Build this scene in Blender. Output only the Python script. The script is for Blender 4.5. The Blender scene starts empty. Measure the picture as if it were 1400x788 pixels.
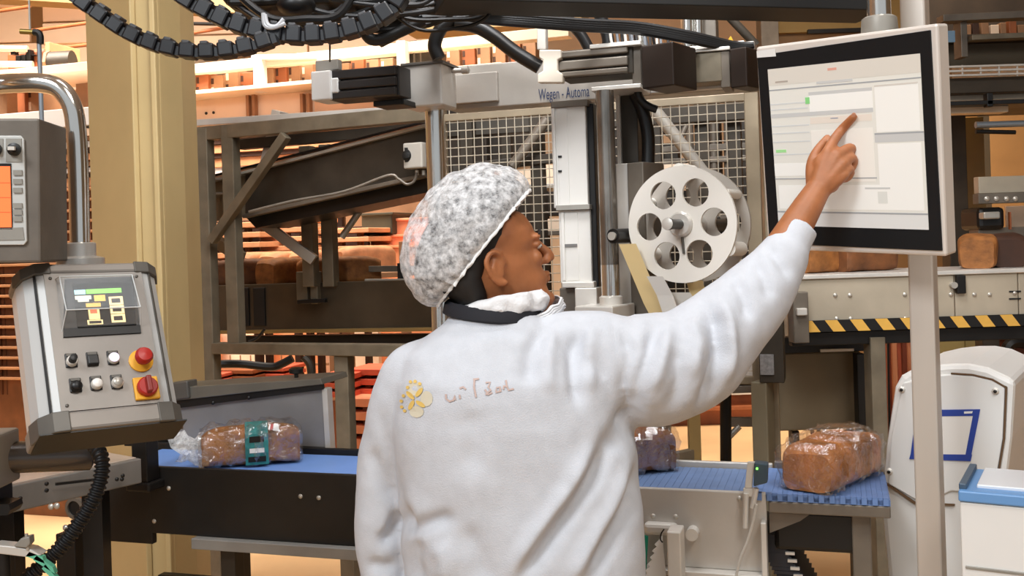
import bpy, math, random
import numpy as np
from mathutils import Vector, Matrix, noise
from mathutils.bvhtree import BVHTree
random.seed(7)
scene = bpy.context.scene
COL = scene.collection
# ------------------------------------------------------------------ camera
F, ROLL, EYE, HZ = 1400.0, 0.0314, 1.65, 330.0     # focal length in px, roll, eye height, horizon row
cam_d = bpy.data.cameras.new('camera'); cam = bpy.data.objects.new('camera', cam_d); COL.objects.link(cam)
cam_d.sensor_width = 36; cam_d.lens = 36 * F / 1400; cam_d.shift_y = -(394 - HZ) / 1400
cam_d.clip_start = .05; cam_d.clip_end = 100
cam.location = (0, 0, EYE); cam.rotation_euler = (math.pi / 2, ROLL, 0)
scene.camera = cam
# ------------------------------------------------------------------ world, lights, exposure
vs = scene.view_settings
vs.view_transform = 'Standard'; vs.look = 'None'; vs.gamma = 1; vs.use_curve_mapping = False; vs.exposure = 0.45
w = bpy.data.worlds.new('hall_ambient'); scene.world = w; w.use_nodes = True
w.node_tree.nodes['Background'].inputs[0].default_value = (.88, .94, 1.0, 1)
w.node_tree.nodes['Background'].inputs[1].default_value = .40
def area(name, loc, target, size, power, col, sy=None, spread=180):
    l = bpy.data.lights.new(name, 'AREA'); o = bpy.data.objects.new(name, l); COL.objects.link(o)
    l.shape = 'RECTANGLE'; l.spread = math.radians(spread); l.size = size; l.size_y = sy or size; l.energy = power; l.color = col
    o.location = loc; o.rotation_euler = (Vector(target) - Vector(loc)).to_track_quat('-Z', 'Y').to_euler()
    return o
area('bay_lamp_working_aisle', (-2.0, -1.2, 4.3), (.05, 2.0, 1.2), 1.3, 104, (.92, .965, 1.0))
area('fill_light_over_line', (1.3, -.6, 4.7), (.9, 2.6, 1.0), 1.2, 62, (1, .97, .92))  # unseen fill, added to brighten front faces along the right of the line
area('fill_light_over_reel', (.15, 2.2, 4.5), (.15, 3.9, 1.7), 1.4, 34, (.97, .98, 1.0), spread=80)  # added light without a fixture, lifts the dim portal and reel
area('bay_lamp_far_left', (-4.6, 6.6, 5.6), (-4.4, 9.2, 1.4), 2.5, 300, (1, .91, .81), spread=110)
area('bay_lamp_far_middle', (-1.3, 6.8, 5.6), (-1.6, 9.0, 1.0), 2.5, 215, (1, .90, .79), spread=110)
area('bay_lamp_far_right', (2.4, 6.6, 5.4), (2.9, 9.2, .8), 1.6, 58, (1, .88, .74), spread=90)
# ------------------------------------------------------------------ helpers
def S(r, g, b):
    f = lambda c: (c / 255 / 12.92) if c / 255 <= .04045 else ((c / 255 + .055) / 1.055) ** 2.4
    return (f(r), f(g), f(b), 1)
MATS = {}
def mat(name, rgb, rough=.5, metal=0., vary=.0, scale=8., bump=0., bscale=60., stretch=None, spec=None, emit=0., alpha=1.):
    if name in MATS: return MATS[name]
    m = bpy.data.materials.new(name); m.use_nodes = True; nt = m.node_tree; N = nt.nodes; L = nt.links
    p = N['Principled BSDF']; c = S(*rgb)
    p.inputs['Base Color'].default_value = c; p.inputs['Roughness'].default_value = rough; p.inputs['Metallic'].default_value = metal
    if spec is not None: p.inputs['Specular IOR Level'].default_value = spec
    if emit: p.inputs['Emission Color'].default_value = c; p.inputs['Emission Strength'].default_value = emit
    if vary or bump:
        tc = N.new('ShaderNodeTexCoord'); mp = N.new('ShaderNodeMapping'); L.new(tc.outputs['Object'], mp.inputs[0])
        if stretch: mp.inputs['Scale'].default_value = stretch
    if vary:
        n = N.new('ShaderNodeTexNoise'); n.inputs['Scale'].default_value = scale; n.inputs['Detail'].default_value = 6
        L.new(mp.outputs[0], n.inputs['Vector'])
        r = N.new('ShaderNodeValToRGB'); r.color_ramp.elements[0].position = .3; r.color_ramp.elements[1].position = .72
        r.color_ramp.elements[0].color = tuple(x * (1 - vary) for x in c[:3]) + (1,)
        r.color_ramp.elements[1].color = tuple(min(1, x * (1 + vary * .6)) for x in c[:3]) + (1,)
        L.new(n.outputs['Fac'], r.inputs[0]); L.new(r.outputs[0], p.inputs['Base Color'])
    if bump:
        n2 = N.new('ShaderNodeTexNoise'); n2.inputs['Scale'].default_value = bscale; n2.inputs['Detail'].default_value = 5
        L.new(mp.outputs[0], n2.inputs['Vector'])
        b = N.new('ShaderNodeBump'); b.inputs['Strength'].default_value = bump; b.inputs['Distance'].default_value = .004
        L.new(n2.outputs['Fac'], b.inputs['Height']); L.new(b.outputs[0], p.inputs['Normal'])
    MATS[name] = m
    return m
def clear(name, rgb=(255, 255, 255), see=.8, rough=.08, bump=0., bscale=40., mottled=0., glossy=False):
    """thin clear film or sheet: part see-through, part glossy or white surface"""
    if name in MATS: return MATS[name]
    m = bpy.data.materials.new(name); m.use_nodes = True; nt = m.node_tree; N = nt.nodes; L = nt.links
    p = N['Principled BSDF']; p.inputs['Base Color'].default_value = S(*rgb); p.inputs['Roughness'].default_value = rough
    if glossy:
        p = N.new('ShaderNodeBsdfGlossy'); p.inputs['Color'].default_value = S(*rgb); p.inputs['Roughness'].default_value = rough
    t = N.new('ShaderNodeBsdfTransparent'); x = N.new('ShaderNodeMixShader'); x.inputs[0].default_value = see
    L.new(p.outputs[0], x.inputs[1]); L.new(t.outputs[0], x.inputs[2]); L.new(x.outputs[0], N['Material Output'].inputs[0])
    tc = N.new('ShaderNodeTexCoord')
    if bump:
        n2 = N.new('ShaderNodeTexNoise'); n2.inputs['Scale'].default_value = bscale; n2.inputs['Detail'].default_value = 4
        L.new(tc.outputs['Object'], n2.inputs['Vector'])
        b = N.new('ShaderNodeBump'); b.inputs['Strength'].default_value = bump; b.inputs['Distance'].default_value = .01
        L.new(n2.outputs['Fac'], b.inputs['Height']); L.new(b.outputs[0], p.inputs['Normal'])
    if mottled:
        n = N.new('ShaderNodeTexNoise'); n.inputs['Scale'].default_value = bscale; n.inputs['Detail'].default_value = 7; n.inputs['Roughness'].default_value = .7
        L.new(tc.outputs['Object'], n.inputs['Vector'])
        r = N.new('ShaderNodeMapRange'); r.inputs[1].default_value = .35; r.inputs[2].default_value = .7
        r.inputs[3].default_value = max(0, see - mottled); r.inputs[4].default_value = min(1, see + mottled)
        L.new(n.outputs['Fac'], r.inputs[0]); L.new(r.outputs[0], x.inputs[0])
    MATS[name] = m
    return m
# pixel of the photograph + depth -> point of the hall
cR, sR = math.cos(ROLL), math.sin(ROLL)
def ray(px, py):
    a = (px - 700) / F; b = (HZ - py) / F
    return Vector((a * cR + b * sR, 1, -a * sR + b * cR))
def P(px, py, Y): return Vector((0, 0, EYE)) + ray(px, py) * Y
def hit(px, py, O, n):
    d = ray(px, py); c = Vector((0, 0, EYE)); return c + d * ((Vector(O) - c).dot(n) / d.dot(n))
def topx(v):
    """numpy (n,3) points -> pixel columns and rows"""
    a = v[:, 0] / v[:, 1]; b = (v[:, 2] - EYE) / v[:, 1]
    return 700 + F * (a * cR - b * sR), HZ - F * (a * sR + b * cR)
YAW = math.radians(17.5)
def axes(yaw): return Vector((math.cos(yaw), -math.sin(yaw), 0)), Vector((math.sin(yaw), math.cos(yaw), 0))
UP = Vector((0, 0, 1))
class MB:
    def __init__(s): s.v = []; s.f = []
    def obox(s, o, a, b, c):
        i = len(s.v); o, a, b, c = map(Vector, (o, a, b, c))
        s.v += [o, o + a, o + a + b, o + b, o + c, o + a + c, o + a + b + c, o + b + c]
        fs = [(0, 3, 2, 1), (4, 5, 6, 7), (0, 1, 5, 4), (1, 2, 6, 5), (2, 3, 7, 6), (3, 0, 4, 7)]
        if a.cross(b).dot(c) < 0: fs = [f[::-1] for f in fs]
        s.f += [tuple(i + k for k in f) for f in fs]; return s
    def box(s, c, size, yaw=0):
        u, n = axes(yaw); a = u * size[0]; b = n * size[1]; d = UP * size[2]
        return s.obox(Vector(c) - a / 2 - b / 2 - d / 2, a, b, d)
    def beam(s, p0, p1, w, h, up=UP):
        p0 = Vector(p0); p1 = Vector(p1); d = p1 - p0; sd = d.cross(Vector(up))
        if sd.length < 1e-6: sd = d.cross(Vector((0, 1, 0)))
        sd.normalize(); u = sd.cross(d).normalized()
        return s.obox(p0 - sd * w / 2 - u * h / 2, d, sd * w, u * h)
    def prism(s, poly, vec):
        i = len(s.v); n = len(poly); poly = [Vector(p) for p in poly]; vec = Vector(vec)
        s.v += poly + [p + vec for p in poly]
        nr = sum(((poly[k] - poly[0]).cross(poly[(k + 1) % n] - poly[0]) for k in range(n)), Vector())
        fs = [tuple(range(n))[::-1], tuple(range(n, 2 * n))] + [(k, (k + 1) % n, n + (k + 1) % n, n + k) for k in range(n)]
        if nr.dot(vec) < 0: fs = [f[::-1] for f in fs]
        s.f += [tuple(i + k for k in f) for f in fs]; return s
    def rings(s, rings, cap=True, closed=False):
        i = len(s.v); n = len(rings[0])
        for r in rings: s.v += [Vector(p) for p in r]
        m = len(rings)
        for k in range(m if closed else m - 1):
            for j in range(n):
                a = i + k * n + j; b = i + k * n + (j + 1) % n; k2 = (k + 1) % m
                s.f.append((a, b, i + k2 * n + (j + 1) % n, i + k2 * n + j))
        if cap and not closed: s.f += [tuple(i + j for j in range(n))[::-1], tuple(i + (m - 1) * n + j for j in range(n))]
        return s
    def tube(s, pts, r, n=12, cap=True, smooth=0, round_ends=False, flat=None):
        pts = [Vector(p) for p in pts]; rad = list(r) if hasattr(r, '__len__') else [r] * len(pts)
        if smooth and len(pts) > 2:
            q = []; rr = []
            for k in range(len(pts) - 1):
                p0, p1, p2, p3 = pts[max(k - 1, 0)], pts[k], pts[k + 1], pts[min(k + 2, len(pts) - 1)]
                for j in range(smooth):
                    t = j / smooth
                    q.append(.5 * (2 * p1 + (p2 - p0) * t + (2 * p0 - 5 * p1 + 4 * p2 - p3) * t * t + (3 * p1 - p0 - 3 * p2 + p3) * t ** 3))
                    rr.append(rad[k] * (1 - t) + rad[k + 1] * t)
            q.append(pts[-1]); rr.append(rad[-1]); pts, rad = q, rr
        if round_ends:
            d0 = (pts[0] - pts[1]).normalized(); d1 = (pts[-1] - pts[-2]).normalized(); a = []; b = []
            for an in (80, 55, 28):
                a.append((pts[0] + d0 * rad[0] * math.sin(math.radians(an)), rad[0] * math.cos(math.radians(an))))
            for an in (28, 55, 80):
                b.append((pts[-1] + d1 * rad[-1] * math.sin(math.radians(an)), rad[-1] * math.cos(math.radians(an))))
            pts = [x[0] for x in a] + pts + [x[0] for x in b]; rad = [x[1] for x in a] + rad + [x[1] for x in b]
        t = (pts[1] - pts[0]).normalized(); up = Vector((0, 1, 0)) if abs(t.y) < .9 else Vector((1, 0, 0))
        x = t.cross(up).normalized(); R = []
        for k, p in enumerate(pts):
            d = (pts[min(k + 1, len(pts) - 1)] - pts[max(k - 1, 0)]).normalized()
            x = (x - d * x.dot(d)).normalized(); y = d.cross(x)
            fl = flat if flat else 1
            R.append([p + x * (rad[k] * math.cos(2 * math.pi * j / n)) + y * (rad[k] * fl * math.sin(2 * math.pi * j / n)) for j in range(n)])
        return s.rings(R, cap)
    def ellipsoid(s, c, ax, n=16, m=10):
        c = Vector(c); a, b, d = [Vector(q) for q in ax]; R = []
        for k in range(m + 1):
            th = math.pi * (k + .02 * (k == 0) - .02 * (k == m)) / m
            R.append([c + a * (math.sin(th) * math.cos(2 * math.pi * j / n)) + b * (math.sin(th) * math.sin(2 * math.pi * j / n)) - d * math.cos(th) for j in range(n)])
        if a.cross(b).dot(d) < 0: R = [r[::-1] for r in R]
        return s.rings(R)
    def lathe(s, prof, o, ax, n=24, cap=True):
        o = Vector(o); ax = Vector(ax).normalized(); u = ax.cross(Vector((0, 0, 1)) if abs(ax.z) < .9 else Vector((1, 0, 0))).normalized(); v = ax.cross(u)
        return s.rings([[o + ax * h + u * (r * math.cos(2 * math.pi * j / n)) + v * (r * math.sin(2 * math.pi * j / n)) for j in range(n)] for r, h in prof], cap)
    def mesh(s, name, off=(0, 0, 0), m=None, smooth=False):
        off = Vector(off); me = bpy.data.meshes.new(name)
        me.from_pydata([tuple(v - off) for v in s.v], [], s.f); me.update()
        if m: me.materials.append(m)
        if smooth:
            me.polygons.foreach_set('use_smooth', [True] * len(me.polygons))
            try: me.set_sharp_from_angle(angle=math.radians(38))
            except Exception: pass
        return me
    def build(s, name, m, parent=None, smooth=False, bevel=0.):
        off = base(parent); return link(name, s.mesh(name, off, m, smooth), parent, bevel)
BASE = {}
def base(p):
    while p is not None and p.parent is not None: p = p.parent
    return BASE.get(p.name, Vector()) if p else Vector()
def link(name, me, parent=None, bevel=0., loc=None):
    o = bpy.data.objects.new(name, me); COL.objects.link(o); o.parent = parent
    if loc is not None: o.location = Vector(loc) - base(parent)
    if bevel:
        b = o.modifiers.new('edge', 'BEVEL'); b.width = bevel; b.segments = 2; b.limit_method = 'ANGLE'; b.angle_limit = .7
    return o
def tag(o, label=None, cat=None, group=None, kind=None):
    if label: o['label'] = label
    if cat: o['category'] = cat
    if group: o['group'] = group
    if kind: o['kind'] = kind
    return o
def thing(name, label, cat, loc, group=None):
    o = bpy.data.objects.new(name, None); COL.objects.link(o); o.empty_display_size = .05
    o.location = Vector(loc); BASE[o.name] = Vector(loc)
    return tag(o, label, cat, group)
def span(L, y, R, Y, yaw, py=None):
    u, n = axes(yaw); p = P(L, y, Y); k = ray(R, y if py is None else py).x
    ln = (k * p.y - p.x) / (u.x - k * u.y)
    return p, u, n, ln
def fb(name, m, root, L, T, R, B, Y, d, yaw=YAW, bevel=.003, lift=0):
    """upright box whose front face covers these pixels at depth Y (its left edge)"""
    p, u, n, ln = span(L, (T + B) / 2 if B is not None else T, R, Y, yaw); zt = P(L, T, Y).z; zb = P(L, B, Y).z if B is not None else 0
    p.z = zb + lift
    return MB().obox(p, u * ln, n * d, UP * (zt - zb)).build(name, m, root, bevel=min(bevel, .2 * min(abs(ln), abs(d), abs(zt - zb))))
def bar(name, m, root, a, b, wd, h, bevel=.003):
    return MB().beam(a, b, wd, h).build(name, m, root, bevel=bevel)
def rod(name, m, root, a, b, r, n=16):
    return MB().tube([a, b], r, n).build(name, m, root, smooth=True)
def wire(name, m, root, pts, r, n=8, sm=6):
    return MB().tube(pts, r, n, smooth=sm).build(name, m, root, smooth=True)
def post(name, m, root, px, py, Y, wd, d, ztop=None, yaw=YAW, z0=0.):
    """square post standing on the floor whose axis passes this pixel"""
    c = P(px, py, Y); zt = c.z if ztop is None else ztop
    return MB().box((c.x, c.y, (zt + z0) / 2), (wd, d, zt - z0), yaw).build(name, m, root, bevel=.004)
def many(name, me, root, spots, rot=None):
    for s in spots:
        o = link(name, me, root, loc=s)
        if rot: o.rotation_euler = rot
def rivets(root, spots, n, r=.006, m=None, name='rivet'):
    n = Vector(n).normalized()
    me = MB().lathe([(r, -.001), (r, r * .3), (r * .6, r * .7), (r * .1, r * .8)], (0, 0, 0), n, 10).mesh(name, (0, 0, 0), m or STEEL, True)
    many(name, me, root, spots)
def flat_text(body, size):
    c = bpy.data.curves.new('lettering', 'FONT'); c.body = body; c.size = size; c.extrude = 0
    o = bpy.data.objects.new('lettering', c); COL.objects.link(o)
    me = bpy.data.meshes.new_from_object(o.evaluated_get(bpy.context.evaluated_depsgraph_get()))
    bpy.data.objects.remove(o); bpy.data.curves.remove(c)
    return me
def lettering(name, body, size, m, root, o, u, v, lift=.0012, sx=1.):
    """printed text laid on a plane: origin o, reading direction u, up v"""
    me = flat_text(body, size); u = Vector(u).normalized(); v = Vector(v).normalized(); n = u.cross(v); o = Vector(o) - base(root)
    for vt in me.vertices: vt.co = o + u * vt.co.x * sx + v * vt.co.y + n * lift
    me.materials.append(m); me.name = name
    return link(name, me, root)
# ------------------------------------------------------------------ materials
STEEL = mat('brushed_stainless', (188, 182, 172), .32, .4, .22, 5, .06, 140, (1, 1, .15))
STEEL_L = mat('light_stainless', (214, 209, 201), .34, .25, .14, 7, .04, 160)
STEEL_D = mat('dull_dark_steel', (116, 107, 96), .42, .3, .35, 6, .06, 90)
IRON = mat('brown_painted_iron', (66, 59, 50), .48, .35, .35, 7, .08, 60)
IRON_L = mat('worn_bronze_grey_frame', (126, 116, 98), .48, .3, .3, 9, .08, 60)
CHROME = mat('polished_tube', (225, 222, 216), .14, .95)
BLACK = mat('black_plastic', (16, 15, 15), .42, 0, 0)
BLACKM = mat('black_coated_metal', (30, 28, 27), .4, .3, .4, 9)
RUBBER = mat('black_rubber', (20, 20, 22), .5, 0)
GREYP = mat('grey_cast_housing', (150, 146, 138), .45, .2, .12, 12)
GREYD = mat('dark_grey_housing', (96, 92, 86), .45, .25, .18, 12)
WHITEP = mat('white_enamel', (232, 231, 228), .35, 0, .03, 4)
ALU = mat('anodised_aluminium', (222, 219, 213), .42, .1, .06, 6)
CREAM = mat('cream_column_paint', (200, 176, 126), .5, 0, .10, 3, .05, 25)
PEACH = mat('peach_painted_panel', (240, 212, 184), .6, 0, .08, 3)
PEACH_D = mat('tan_painted_steel', (158, 116, 82), .6, 0, .25, 5)
ORANGE = mat('orange_crate_plastic', (234, 148, 108), .55, 0, .12, 5)
REDC = mat('red_orange_pallet_paint', (214, 96, 66), .55, 0, .2, 5)
BROWNC = mat('brown_crate_plastic', (150, 84, 46), .55, 0, .25, 8)
BLUEB = mat('blue_belt', (116, 156, 224), .45, 0, .08, 6)
BLUEM = mat('blue_modular_belt', (100, 124, 164), .45, 0, .12, 20)
YELLOW = mat('signal_yellow', (232, 168, 40), .5, 0, .08, 20)
HAZY = mat('hazard_yellow', (222, 172, 78), .5, 0, .1, 20)
RED = mat('signal_red', (170, 32, 22), .4, 0, .1, 20)
CRUST = mat('bread_crust', (158, 100, 48), .7, 0, .45, 22, .4, 90)
CRUST_D = mat('dark_bread_crust', (122, 74, 38), .7, 0, .4, 22, .4, 90)
FILM = clear('clear_bag_film', (240, 243, 246), .76, .14, 1.0, 60, glossy=True)
POLY = clear('clear_polycarbonate', (225, 228, 230), .82, .06)
TAPE = mat('cream_label_tape', (232, 206, 150), .5, 0, .05, 5)
TAPEW = mat('white_label_tape', (224, 220, 212), .5)
# ================================================================== the hall
def struct(o): o['kind'] = 'structure'; return o
FLOORM = mat('ochre_concrete_floor', (226, 186, 136), .5, 0, .22, 1.2, .05, 12)
struct(MB().obox((-10, -6, -.1), (20, 0, 0), (0, 22, 0), (0, 0, .1)).build('floor', FLOORM))
WALLM = mat('warm_plaster_wall', (230, 206, 178), .8, 0, .06, 1.5)
struct(MB().obox((-10, 14, 0), (20, 0, 0), (0, .2, 0), (0, 0, 6.4)).build('wall_back', WALLM))
struct(MB().obox((-10.2, -6, 0), (.2, 0, 0), (0, 20.2, 0), (0, 0, 6.4)).build('wall_left', WALLM))
struct(MB().obox((10, -6, 0), (.2, 0, 0), (0, 20.2, 0), (0, 0, 6.4)).build('wall_right', mat('olive_brown_wall', (150, 122, 74), .8, 0, .1, 1.5)))
struct(MB().obox((-10.2, -6, 6.4), (20.4, 0, 0), (0, 20.2, 0), (0, 0, .2)).build('ceiling', mat('pale_roof_lining', (190, 180, 166), .8)))

# ---- rolled steel column, left
def steel_column(label, px, py, Y, wd, dp, yaw, m, fl=.02, ztop=6.39):
    c = P(px, py, Y); t = thing('steel_column', label, 'column', (c.x, c.y, 0)); u, n = axes(yaw)
    for k in (-1, 1):
        MB().box((c.x + n.x * k * dp / 2, c.y + n.y * k * dp / 2, ztop / 2), (wd, fl, ztop), yaw).build('flange', m, t, bevel=.003)
    MB().box((c.x, c.y, ztop / 2), (fl, dp, ztop), yaw).build('web', m, t)
    MB().box((c.x, c.y, .02), (wd + .08, dp + .08, .03), yaw).build('base_plate', m, t)
    return t
cc_ = [P(x, 300, Y) for x, Y in ((125, 3.72), (186, 3.46), (219, 3.44), (255, 3.62))]
bk = [Vector((p.x * 1.0 + .05, p.y + .28, 0)) for p in cc_]
t = thing('steel_column', 'cream painted steel column rising behind the grey push-button panel', 'column', (cc_[1].x, 3.6, 0))
for nm, k in (('flange', 0), ('web', 1), ('flange', 2)):
    a_, b_ = cc_[k], cc_[k + 1]; d_ = (b_ - a_).normalized(); n_ = Vector((-d_.y, d_.x, 0)); a_ = Vector((a_.x, a_.y, 0)); b_ = Vector((b_.x, b_.y, 0))
    sh = n_ * (.022 if k == 1 else 0)
    MB().prism([a_ + sh, b_ + sh, b_ + sh + n_ * .02, a_ + sh + n_ * .02], UP * 6.39).build(nm, CREAM, t, bevel=.004)
q = [Vector((p.x, p.y, 0)) for p in cc_]; MB().prism([q[0] + Vector((.01, .03, 0)), q[1] + Vector((0, .03, 0)), q[2] + Vector((0, .03, 0)), q[3] + Vector((-.01, .03, 0)), q[3] + Vector((-.02, .22, 0)), q[0] + Vector((.06, .22, 0))], UP * 6.38).build('core', CREAM, t)
steel_column('olive brown steel column right of the touch screen', 1328, 250, 6.9, .14, .14, math.radians(12), mat('olive_column_paint', (140, 108, 44), .5, 0, .2, 4), ztop=2.38)

# ================================================================== front conveyor line (runs to the right and towards the viewer)
CU, CN = axes(YAW); C0 = Vector((0, 2.434, 0)); ZB = 1.072
def cv(s, t, z): return C0 + CU * s + CN * t + UP * z
def cs(px, py, t=0.):
    p = hit(px, py, C0 + CN * t, CN); return (p - C0).dot(CU), p.z
sL = cs(128, 690)[0]; sM = cs(690, 660)[0]; sR1 = cs(1049, 730)[0]; sR2 = cs(1204, 690)[0]
t = thing('belt_conveyor', 'black sided conveyor with smooth blue belt left of the worker', 'conveyor', cv((sL + sM) / 2, .13, 0))
DARKP = mat('near_black_side_plate', (46, 43, 40), .38, .45, .35, 5, .08, 70)
def cbox(name, m, root, s0, s1, t0, t1, z0, z1, bevel=.003):
    return MB().obox(cv(s0, t0, z0), CU * (s1 - s0), CN * (t1 - t0), UP * (z1 - z0)).build(name, m, root, bevel=bevel)
zb_d = ZB - .175
cbox('side_plate', DARKP, t, cs(205, 690)[0], sM, 0, .012, zb_d, ZB + .005)
cbox('bottom_flange', mat('grey_steel_flange', (146, 143, 138), .4, .2, .2, 8), t, cs(268, 740)[0], sM, -.022, .012, zb_d - .028, zb_d, .002)
cbox('drive_plate', DARKP, t, sL, cs(207, 690)[0], .0, .02, zb_d - .03, ZB - .045)
cbox('far_side_plate', DARKP, t, sL, sM, .262, .274, zb_d, ZB + .012)
cbox('belt', BLUEB, t, cs(140, 640)[0], sM, .016, .258, ZB - .03, ZB - .004, .008)
cbox('slider_bed', STEEL_D, t, cs(205, 690)[0], sM, .02, .25, ZB - .06, ZB - .034)
for px in (300, 640):
    s = cs(px, 700)[0]
    for tt in (.03, .22):
        s = cs(px, 700)[0] - (.10 if tt > .1 else 0)
        cbox('leg', IRON, t, s - .022, s + .022, tt, tt + .045, 0.03, zb_d - .028)
        MB().lathe([(.03, 0), (.03, .01), (.008, .016), (.008, .04)], cv(s, tt + .022, 0), UP, 14).build('levelling_foot', BLACKM, t, True)
cbox('cross_brace', DARKP, t, cs(205, 780)[0], cs(300, 780)[0], .03, .06, .74, .775)
s = cs(88, 740)[0]; cbox('leg', BLACKM, t, s - .03, s + .035, .0, .06, 0, zb_d - .02)
rivets(t, [hit(px, py, C0, CN) for px, py in ((411, 679), (436, 681), (208, 667), (231, 668), (211, 713))], -CN, .006)
MB().lathe([(.030, 0), (.030, .012), (.021, .013), (.021, .004)], hit(106, 694, C0, CN) - CN * .002, -CN, 22).build('bearing_ring', STEEL_D, t, True)
MB().lathe([(.021, 0), (.021, .006)], hit(106, 694, C0, CN) - CN * .003, -CN, 22).build('shaft_bore', BLACK, t, True)
rivets(t, [hit(px, py, C0, CN) for px, py in ((70, 693), (78, 692), (90, 722))], -CN, .009, STEEL, 'hex_bolt')
# infeed grey rail of the same line at far left
u2 = (P(190, 650, 2.60) - P(-30, 680, 2.30)); 
tg = thing('infeed_conveyor', 'grey steel infeed rail with slotted side at the left edge', 'conveyor', (P(60, 680, 2.42).x, 2.42, 0))
a = P(-30, 682, 2.28); b = P(191, 652, 2.60); d = b - a; d.z = 0; b.z = a.z = (a.z + b.z) / 2
GREYR = mat('scuffed_grey_rail', (128, 124, 119), .4, .25, .25, 9, .05, 60)
bar('side_rail', GREYR, tg, a, b, .02, .062)
nn = Vector((-d.y, d.x, 0)).normalized()
bar('slider_plate', mat('worn_tan_steel_plate', (190, 174, 160), .35, .2, .3, 7), tg, a + nn * .075 + UP * .026, b + nn * .075 + UP * .026, .13, .012)
bar('far_rail', GREYR, tg, a + nn * .15, b + nn * .15, .02, .05)
bar('slot', BLACK, tg, P(75, 662, 2.395) - nn * .004, P(128, 656, 2.47) - nn * .004, .006, .006, 0)
rivets(tg, [P(px, py, Y) - nn * .012 for px, py, Y in ((60, 661, 2.38), (60, 670, 2.38), (156, 655, 2.52), (164, 650, 2.53), (163, 655, 2.53), (13, 682, 2.31), (24, 681, 2.33))], -nn, .005, BLACKM, 'screw')
for q in (.25, .8):
    p = a + (b - a) * q + nn * .07; MB().box((p.x, p.y, (a.z - .03) / 2), (.05, .05, a.z - .03), 0).build('leg', BLACKM, tg)
# bracket post standing on the conveyor side
t = thing('bracket_post', 'short black square post bolted to the conveyor under the button panel', 'post', hit(199, 655, C0 - CN * .03, CN))
p0 = hit(199, 657, C0 - CN * .03, CN); p1 = hit(197, 560, C0 - CN * .03, CN)
MB().box(((p0.x + p1.x) / 2, p0.y, (p0.z + p1.z) / 2), (.048, .05, p1.z - p0.z), YAW).build('upright', BLACKM, t, bevel=.003)
MB().box((p0.x, p0.y, p0.z - .012), (.075, .07, .024), YAW).build('foot', BLACKM, t, bevel=.006)
# guide plate behind the belt
t = thing('guide_plate', 'grey steel guide plate standing behind the bagged loaf with label band', 'guide', cv(cs(340, 600, .27)[0], .285, ZB))
pl = C0 + CN * .285
q = [hit(x, y, pl, CN) for x, y in ((170, 566), (442, 533), (446, 619), (170, 606))]
q[2].z = q[3].z = ZB + .006
MB().prism(q, CN * .006).build('plate', mat('grey_brushed_plate', (150, 148, 147), .36, .3, .18, 6, .05, 120), t, bevel=.001)
q = [hit(x, y, pl - CN * .012, CN) for x, y in ((170, 568), (441, 533), (440, 526), (170, 556))]
MB().prism(q, CN * .014).build('rail', BLACK, t)
q = [hit(x, y, pl - CN * .02, CN) for x, y in ((170, 556), (441, 526), (438, 518), (245, 530), (170, 536))]
MB().prism(q, CN * .16).build('top_lip', mat('green_grey_metal_lip', (126, 122, 112), .38, .5, .2, 6), t, bevel=.002)
q = [hit(x, y, pl - CN * .003, CN) for x, y in ((440, 531), (447, 532), (452, 619), (445, 619))]
MB().prism(q, CN * .03).build('end_edge', STEEL_L, t)
q = [hit(x, y, pl - CN * .004, CN) for x, y in ((170, 598), (444, 612), (446, 622), (170, 610))]
MB().prism(q, CN * .004).build('wear_strip', BLACKM, t)
q = [hit(x, y, pl - CN * .03, CN) for x, y in ((226, 525), (256, 521), (258, 545), (226, 549))]
MB().prism(q, CN * .05).build('end_clamp', GREYD, t, bevel=.004)
k = hit(405, 512, pl + CN * .05, CN)
MB().lathe([(.006, -.04), (.006, 0), (.02, .004), (.021, .016), (.014, .02)], k, UP, 14).build('clamp_knob', BLACK, t, True)
rivets(t, [hit(px, py, pl - CN * .013, CN) for px, py in ((291, 551), (340, 544))], -CN, .006, BLACK, 'rail_bolt')
# right part of the line
t = thing('modular_conveyor', 'stainless sided conveyor with blue modular belt right of the worker', 'conveyor', cv((sM + sR1) / 2, .13, 0))
SIDE = mat('clean_stainless_side', (196, 190, 182), .34, .25, .16, 4, .05, 120)
z_lo = cs(1045, 783)[1]
cbox('side_plate', SIDE, t, sM + .01, sR1, 0, .012, z_lo, ZB + .004)
cbox('end_flange', STEEL_L, t, sR1 - .012, sR1, -.03, .012, z_lo, ZB - .055, .002)
cbox('bottom_lip', STEEL_L, t, sM + .01, sR1, -.03, .012, z_lo - .012, z_lo, .002)
cbox('far_side_plate', SIDE, t, sM + .01, sR1, .262, .274, z_lo + .1, ZB + .012)
def modular(name, root, s0, s1, t0, t1, z, m=BLUEM, pitch=.0085):
    mb = MB(); k = int((s1 - s0) / pitch)
    for i in range(k):
        s = s0 + i * pitch; mb.obox(cv(s, t0 + (.006 if i % 2 else 0), z - .016), CU * pitch * .97, CN * (t1 - t0 - .006), UP * (.016 - (.0007 if i % 2 else 0)))
    mb.obox(cv(s0, t0 + .006, z - .018), CU * (s1 - s0), CN * (t1 - t0 - .012), UP * .012)
    return tag(mb.build(name, m, root), kind='stuff')
modular('belt', t, sM + .01, sR1, .016, .258, ZB - .002)
for px in (740, 1000):
    s = cs(px, 700)[0]
    for tt in (.05, .22): cbox('leg', STEEL_D, t, s - .022, s + .022, tt, tt + .045, 0, z_lo + .02)
rivets(t, [hit(px, py, C0, CN) for px, py in ((893, 706), (924, 707), (1011, 682))], -CN, .006)
MB().obox(hit(880, 732, C0 - CN * .03, CN), CU * .075, CN * .03, UP * .026).build('bracket_arm', STEEL_L, t, bevel=.008)
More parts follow.
